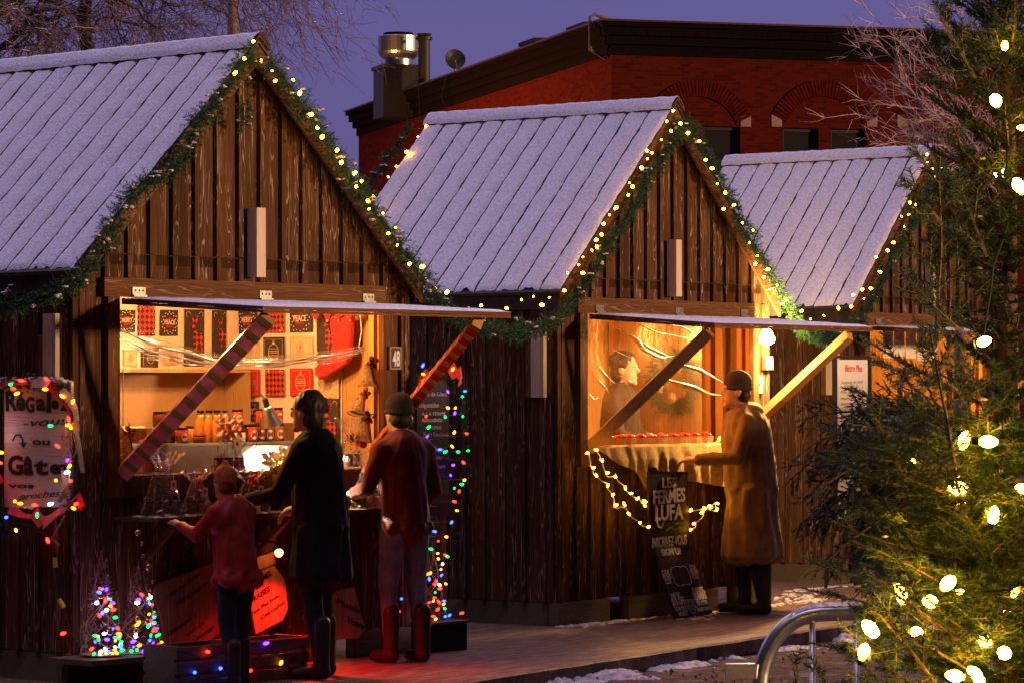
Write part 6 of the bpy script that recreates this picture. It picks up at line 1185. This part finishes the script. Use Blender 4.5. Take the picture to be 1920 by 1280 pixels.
def strand_sign():
    pl = Pl(0, 'v', -.06, 820, 830); t = thing('tall_chalk_sign', 'tall black chalk sign for cider tasting hung with coloured lights, in the gap between stalls', 'sign', pl.O, pl.rz)
    poly(pl, [(782, 965), (842, 965), (842, 712), (782, 712)], 0, .02).build('board', X['chalkb'], t)
    ptext(pl, [('Cidre de Glace', 785, 838, 742, 8, 0, 0, 0), ('Dégustation', 786, 822, 763, 9, 0, .0, 0), ('A LA FERME', 790, 836, 778, 6, 0, 0, 0), ('Autocueillette', 790, 829, 790, 8, 0, .01, 0), ('AUTOMNE', 797, 827, 804, 6, 0, 0, 0), ('Fruits Gourmets', 794, 840, 817, 8, 0, 0, 0), ('Cueillette', 800, 832, 845, 8, 0, 0, 0), ('de', 818, 828, 860, 7, 0, 0, 0), ('Saveurs', 808, 834, 877, 8, 0, 0, 0)], 'lettering', mat('violet_chalk', (.50, .40, .52), .8), t)
    m = MB(); m.box((pl.xz(784, 0)[0]-.0, .022, -pl.O.z), (pl.xz(790, 0)[0], .05, 0)); m.box((pl.xz(834, 0)[0], .022, -pl.O.z), (pl.xz(840, 0)[0], .05, 0)); m.build('post', X['trim'], t)
    s = Soup(); random.seed(19); Lp = [pl.v3(x, y, -.03) for x, y in ((776, 745), (778, 710), (800, 700), (830, 705), (850, 715), (862, 735), (862, 790), (864, 840), (862, 880))]
    for k in range(260): c = along(Lp, random.random()**1.3); d = Vector((random.gauss(0, 1), -.4, random.gauss(0, 1))).normalized(); s.twig(c, d, random.uniform(.03, .06), .02, .003, .003)
    s.build('foliage', X['needle'], t); m = MB(); ribbon_strip(m, [pl.v3(*p, -.05) for p in ((775, 735), (782, 712), (792, 694))], .03); ribbon_strip(m, [pl.v3(*p, -.06) for p in ((830, 702), (845, 692), (852, 712), (846, 722))], .045); m.build('red_ribbon', X['red'], t)
    B = [(780,685,'b'),(781,701,'o'),(779,714,'r'),(787,712,'g'),(836,692,'o'),(859,733,'b'),(854,743,'g'),(827,734,'p'),(827,764,'o'),(841,764,'o'),(840,774,'p'),(855,780,'g'),(786,780,'r'),(822,781,'g'),(791,800,'g'),(788,818,'p'),(839,810,'o'),(862,812,'r'),(771,826,'o'),(792,835,'o'),(812,842,'b'),(835,836,'o'),(822,846,'g'),(846,846,'g'),(865,844,'g'),(778,847,'o'),(784,852,'o'),(801,852,'r'),(856,866,'r'),(837,871,'p'),(832,890,'p'),(773,877,'r'),(794,877,'r'),(791,894,'g'),(803,901,'o'),(858,899,'o'),(853,907,'g'),(839,914,'g'),(848,920,'r')]
    for x, y, c in B: bulb(pl.v3(x, y, -.06), 'B_'+c, t, random.choice((.009, .0075)), 1.8)
    m = MB(); rp = [pl.v3(x+random.gauss(0, 2), y+random.gauss(0, 2), -.055) for x, y, c in B]; m.tube(rp, .0025, 4, False); m.build('cord', X['cord'], t)
    C = [(773,940,'o'),(839,939,'r'),(844,956,'o'),(834,978,'b'),(782,980,'r'),(802,995,'b'),(824,1005,'o'),(774,1006,'b'),(770,1016,'o'),(809,1013,'r'),(785,1029,'c'),(795,1028,'g'),(808,1036,'o'),(809,1046,'o'),(822,1039,'r'),(826,1042,'g'),(785,1058,'o'),(817,1056,'c'),(814,1066,'o'),(759,1074,'o'),(788,1075,'o'),(794,1073,'o'),(815,1077,'b'),(792,1084,'b'),(805,1088,'r'),(802,1094,'r'),(811,1095,'c'),(823,1093,'o'),(812,1102,'r'),(803,1109,'g'),(802,1119,'r'),(740,1121,'b'),(810,1127,'r'),(820,1125,'b'),(819,1131,'o'),(792,1128,'r'),(821,1139,'g'),(808,1141,'r'),(736,1145,'r'),(853,1148,'r'),(731,1148,'o'),(781,1157,'b'),(785,1155,'r'),(765,1160,'r'),(800,1154,'r'),(822,1154,'b'),(830,1152,'b'),(766,1167,'c'),(804,1159,'o'),(800,1125,'o')]
    p0 = pl.v3(812, 1166, 0); t = thing('light_cascade', 'tangle of coloured lights spilling down to a low ledge in the dark gap between stalls', 'string lights', pl.O, pl.rz); co = [pl.v3(x+random.gauss(0, 2), y+random.gauss(0, 2), -.05) for x, y, c in C]; m = MB(); m.tube(co, .0022, 4, False); m.build('cord', X['cord'], t)
    m = MB(); r = .10; h = .50; b0 = pl.v3(815, 1164, .02)
    for k in range(6): m.tube([(b0.x+r*(1-q)*math.cos(k+q*7*(1 if k % 2 else -1)), b0.y+r*(1-q)*math.sin(k+q*7*(1 if k % 2 else -1)), b0.z+h*q) for q in [j/24 for j in range(25)]], .002, 4, False)
    m.build('wire_cone', X['wick'], t); m = MB(); a = pl.xz(784, 1166); b = pl.xz(858, 1163); m.box((a[0], -.12, a[1]-.015), (b[0], .15, a[1])); m.build('ledge', X['sill'], t)
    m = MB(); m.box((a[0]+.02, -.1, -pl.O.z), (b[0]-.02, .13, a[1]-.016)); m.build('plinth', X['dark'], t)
    for x, y, c in C: bulb(pl.v3(x, y, -.06), 'B_'+c, t, random.choice((.0085, .007)), 1.8)
strand_sign()
def drop_beads():
    pl = Pl(0, 'v', -.43, 260, 1040); t = thing('bead_string', 'dark string of glass baubles hanging from the left end of the outer shelf', 'bead string', pl.O, pl.rz); m = MB(); m.tube([pl.v3(258, 968), pl.v3(259, 1000), pl.v3(262, 1050), pl.v3(270, 1100), pl.v3(284, 1130)], .005, 5); m.build('string', X['cord'], t)
    for (x, y, r) in ((258, 998, .020), (266, 1018, .012), (278, 1062, .021), (268, 1040, .009), (286, 1090, .010), (282, 1105, .009)): m = MB(); m.ball(pl.v3(x, y), r, 12, 8); m.build('glass_bauble', X['bauble'], t, True)
drop_beads()

# ------------------------------------------------------------------ people
def skinmesh(name, parts, mat_, parent, vox=.011, smooth=4):
    """parts: ('c', p, q, r0, r1) tapered limbs and ('b', centre, radii) masses, fused into one continuous surface"""
    m = MB()
    for P in parts:
        if P[0] == 'c':
            _, p, q, r0, r1 = P; p = Vector(p); q = Vector(q); n = 6; m.tube([p.lerp(q, i/n) for i in range(n+1)], [lerp(r0, r1, i/n) for i in range(n+1)], 12); m.ball(p, r0*1.0, 12, 8); m.ball(q, r1*1.0, 12, 8)
        else: m.ball(P[1], P[2], 18, 12)
    o = m.build(name, mat_, parent, True); md = o.modifiers.new('r', 'REMESH'); md.mode = 'VOXEL'; md.voxel_size = vox; md.use_smooth_shade = True
    sm = o.modifiers.new('s', 'SMOOTH'); sm.factor = .5; sm.iterations = smooth
    bpy.context.view_layer.update(); me = bpy.data.meshes.new_from_object(o.evaluated_get(bpy.context.evaluated_depsgraph_get())); o.modifiers.clear(); o.data = me
    me.materials.clear(); me.materials.append(mat_); me.polygons.foreach_set('use_smooth', [True]*len(me.polygons)); return o
def hand(p, d, up, k=1):
    """five separate bent fingers rooted in a palm"""
    d = Vector(d).normalized(); s = d.cross(Vector(up)).normalized(); u = s.cross(d).normalized(); p = Vector(p); out = [('c', p, p+d*.05*k, .026*k, .03*k), ('c', p+s*.02*k, p+s*.026*k+d*.075*k, .015*k, .013*k), ('c', p-s*.02*k, p-s*.026*k+d*.075*k, .015*k, .013*k)]
    for j, (o_, L) in enumerate(((-.030, .060), (-.010, .076), (.010, .080), (.030, .072))):
        a = p+s*o_*k+d*.078*k; b = a+(d*.85-u*.35).normalized()*L*.5*k; c = b+(d*.5-u*.85).normalized()*L*.5*k; out += [('c', a, b, .0095*k, .0088*k), ('c', b, c, .0088*k, .0075*k)]
    a = p+s*.03*k+d*.02*k; b = a+(s*.7+d*.6-u*.3).normalized()*.04*k; out += [('c', a, b, .012*k, .010*k), ('c', b, b+(d*.9-u*.3)*.028*k, .010*k, .008*k)]; return out
def person(l, face, h, cloth, label, pose, hem=.5, hair='hair_dark', hat=None, legs='dark_trousers', skirt=.17, boots='boot', hood=False, lean=0, turn=0, wide=1.0):
    """face: heading in radians the figure looks along; local +y is forward"""
    t = thing('person', label, 'person', l, face-PI/2); H_ = h; S = h/1.7
    hip = Vector((0, 0, .90*S)); chest = Vector((0, lean*.5, 1.28*S)); neck = Vector((0, lean, 1.44*S)); head = Vector((turn*.01, lean*1.25+.02*S, 1.585*S))
    B = [('b', head+Vector((0, 0, .012*S)), (.074*S, .095*S, .112*S)), ('b', head+Vector((0, .02*S, -.05*S)), (.058*S, .07*S, .066*S)), ('c', neck-Vector((0, .01, .02)), head-Vector((0, .01, .06*S)), .055*S, .052*S),
         ('b', head+Vector((0, .102*S, -.012*S)), (.013*S, .02*S, .022*S)), ('b', head+Vector((0, .085*S, -.062*S)), (.028*S, .014*S, .010*S)), ('b', head+Vector((0, .075*S, -.10*S)), (.026*S, .024*S, .022*S)),
         ('b', head+Vector((.074*S, -.005, -.01*S)), (.012*S, .02*S, .03*S)), ('b', head+Vector((-.074*S, -.005, -.01*S)), (.012*S, .02*S, .03*S)), ('b', head+Vector((0, .082*S, .026*S)), (.058*S, .022*S, .012*S)),
         ('b', chest, (.15*S, .10*S, .17*S)), ('b', hip+Vector((0, 0, .05)), (.14*S, .11*S, .15*S)), ('c', chest, hip, .12*S, .12*S), ('c', chest+Vector((-.14*S, 0, .08*S)), chest+Vector((.14*S, 0, .08*S)), .055*S, .055*S)]
    LG = []; SL_ = []
    for sd in (-1, 1):
        f = Vector((sd*pose.get('feet', .11)*S, pose.get('step', 0)*sd, .07*S)); kn = Vector((sd*.10*S, pose.get('step', 0)*sd*.5+.03, .49*S)); hj = hip+Vector((sd*.085*S, 0, -.02))
        LG += [('c', hj, kn, .085*S, .058*S), ('c', kn, f+Vector((0, -.02, .02)), .055*S, .04*S)]
        sh = chest+Vector((sd*.17*S, 0, .09*S)); el, wr_ = pose['arms'][0 if sd < 0 else 1]; el = Vector(el)*S; wr_ = Vector(wr_)*S; hd = (wr_-el).normalized()
        B += [('c', el.lerp(wr_, .6), wr_, .032*S, .026*S)]+hand(wr_, hd, (0, 0, 1), S); SL_ += [('c', sh, el, .066*S, .055*S), ('c', el, el.lerp(wr_, .88), .054*S, .044*S)]
        bt = MB(); q = []
        q = [('c', f+Vector((0, -.02, .26*S)), f+Vector((0, -.02, -.01)), .058*S, .05*S), ('c', f+Vector((0, -.035, -.022*S)), f+Vector((sd*.012, .15*S, -.032*S)), .046*S, .036*S)]
        skinmesh('boot', q, X[boots], t, .012, 2)
    skinmesh('body', B+LG, X['skin'], t, .0095, 2)
    skinmesh('trousers', [(a, b, c, d*1.14, e*1.16) for a, b, c, d, e in LG]+[('b', hip, (.155*S, .125*S, .14*S))], X[legs], t, .012, 4)
    hz = hem*H_; C = [('b', chest+Vector((0, 0, .02)), (.19*S*wide, .135*S*wide, .20*S)), ('c', chest, hip, .15*S*wide, .16*S*wide), ('c', chest+Vector((-.155*S, 0, .09*S)), chest+Vector((.155*S, 0, .09*S)), .072*S, .072*S), ('c', neck-Vector((0, 0, .06*S)), neck-Vector((0, 0, .005)), .085*S, .075*S)]+SL_
    n = 16
    for k in range(n):
        zz = lerp(hip.z, hz+.05, k/(n-1)); rr = lerp(.17*S*wide, skirt*S*wide, k/(n-1)); C.append(('b', (0, -.005, zz), (rr, rr*.80, .075*S)))
    c = skinmesh('coat', C, X[cloth], t, .013, 6)
    # soft folds pushed into the cloth
    for v in c.data.vertices:
        q = v.co; a = math.atan2(q.y, q.x); d = .010*noise.noise(Vector((a*3.5, q.z*5, 1)))+.006*noise.noise(q*18)+(.010*math.sin(a*9+noise.noise(q*3)*3) if q.z < hip.z else 0); v.co = q+v.normal*d
    ty = head+Vector((0, .0, .02*S))
    if hood: skinmesh('hood', [('b', neck+Vector((0, -.07*S, .0)), (.13*S, .09*S, .07*S)), ('c', neck+Vector((-.10*S, -.01, -.02)), neck+Vector((.10*S, -.01, -.02)), .05*S, .05*S), ('b', neck+Vector((0, .03*S, -.03*S)), (.11*S, .09*S, .05*S))], X[cloth], t, .012, 4)
    if hat: 
        skinmesh('hat', [('b', ty+Vector((0, -.012, .042*S)), (.088*S, .104*S, .092*S)), ('b', ty+Vector((0, -.012, .0)), (.092*S, .108*S, .03*S))]+([('b', ty+Vector((0, -.01, .14*S)), (.03*S,)*3)] if hat == 'knit_orange' else []), X[hat], t, .010, 2)
        skinmesh('hair', [('b', head+Vector((0, -.04*S, -.03*S)), (.082*S, .065*S, .06*S))], X[hair], t, .010, 2)
    else:
        hh = [('b', ty+Vector((0, -.022*S, .022*S)), (.088*S, .10*S, .10*S)), ('b', head+Vector((0, -.045*S, -.03*S)), (.083*S, .068*S, .085*S))]+[('b', ty+Vector((random.gauss(0, .04), -.045+random.gauss(0, .03), random.uniform(.0, .075)))*S, (.035*S, .035*S, .032*S)) for _ in range(12)]
        o = skinmesh('hair', hh, X[hair], t, .009, 2)
        for v in o.data.vertices: v.co = v.co+v.normal*.007*noise.noise(Vector((v.co.x*60, v.co.y*60, v.co.z*20)))
    for sd in (-1, 1): m = MB(); m.ball(head+Vector((sd*.031*S, .083*S, .002)), (.012*S, .008*S, .008*S), 10, 7); e = m.build('eye', X['white'], t, True); m = MB(); m.ball(head+Vector((sd*.031*S, .090*S, .002)), .005*S, 8, 6); m.build('iris', X['ink'], e, True)
    return t
X['hair_dark'] = mat('dark_hair', (.03, .018, .012), .5, var=.4, vs=60, stretch=(6, 6, 1)); X['hair_red'] = mat('auburn_hair', (.22, .07, .02), .55, var=.3, vs=60)
X['coat_black'] = mat('black_coat_cloth', (.013, .011, .011), .85, var=.3, vs=9); X['coat_red'] = mat('maroon_coat_cloth', (.11, .006, .012), .75, var=.25, vs=9, sheen=.2); X['coat_tan'] = mat('tan_coat_cloth', (.27, .15, .06), .8, c2=(.17, .09, .035), vs=8, sheen=.25)
X['jacket_red'] = mat('red_jacket_cloth', (.34, .02, .012), .6, var=.2, vs=8); X['dark_trousers'] = mat('dark_trouser_cloth', (.018, .018, .024), .8); X['jeans'] = mat('jeans', (.11, .15, .24), .8, c2=(.2, .25, .36), vs=12, bump=.3, bs=200); X['boot'] = mat('dark_boots', (.03, .02, .016), .45)
X['knit'] = mat('dark_knit', (.05, .03, .02), .9, bump=.5, bs=120); X['knit_orange'] = mat('orange_knit', (.55, .13, .03), .9, var=.25, vs=30, bump=.6, bs=120); X['knit_dark'] = mat('black_knit', (.02, .015, .018), .9, bump=.5, bs=120); X['apron'] = mat('vendor_clothes', (.05, .03, .02), .8, var=.2)
random.seed(2)
Ain = ST[0][2]+PI/2; Bin = ST[1][2]+PI/2         # headings straight into the stalls
person(W(0, 1.17, -.86, 0), Ain+.25, 1.66, 'coat_black', 'customer in a long black coat with dark hair, facing the lit jars', dict(feet=.12, step=.05, arms=(((-.26, .14, 1.10), (-.18, .42, 1.06)), ((.26, .06, 1.10), (.20, .30, 1.00)))), hem=.33, skirt=.21, lean=.06, wide=1.08)
person(W(0, 2.24, -.52, 0), Ain-.2, 1.63, 'coat_red', 'customer in a maroon coat, dark hat and jeans, right of the black coat', dict(feet=.10, step=-.03, arms=(((-.25, .06, 1.12), (-.20, .30, 1.08)), ((.25, .02, 1.10), (.22, .2, .95)))), hem=.48, skirt=.19, hat='knit_dark', legs='jeans', lean=.04)
person(W(0, .49, -.86, 0), Ain-.1, 1.23, 'jacket_red', 'child in a red jacket and orange hat reaching towards the gift bags', dict(feet=.10, step=.05, arms=(((-.24, .20, 1.18), (-.22, .46, 1.26)), ((.25, .20, 1.16), (.24, .44, 1.24)))), hem=.45, skirt=.20, hat='knit_orange', hair='hair_red', lean=.08, wide=1.1)
person(W(1, 1.84, -.47, 0), Bin+.65, 1.78, 'coat_tan', 'customer in a long tan coat and dark knitted hat leaning at the middle stall', dict(feet=.11, step=.06, arms=(((-.26, .12, 1.12), (-.20, .42, 1.10)), ((.26, .10, 1.10), (.22, .34, 1.05)))), hem=.22, skirt=.235, hat='knit', hood=True, lean=.07, wide=1.22)
person(W(1, 2.12, .92, .19), Bin+PI+.3, 1.76, 'apron', 'stall keeper in dark clothes standing behind the creased plastic of the middle stall', dict(feet=.1, step=0, arms=(((-.24, .06, 1.10), (-.2, .26, 1.02)), ((.24, .06, 1.10), (.2, .26, 1.02)))), hem=.5, skirt=.18, lean=.02)

for o in COL.objects:
    if o.name.split('.')[0] in ('snow_clump', 'tinsel', 'foliage', 'twigs', 'berries'): o['kind'] = 'stuff'
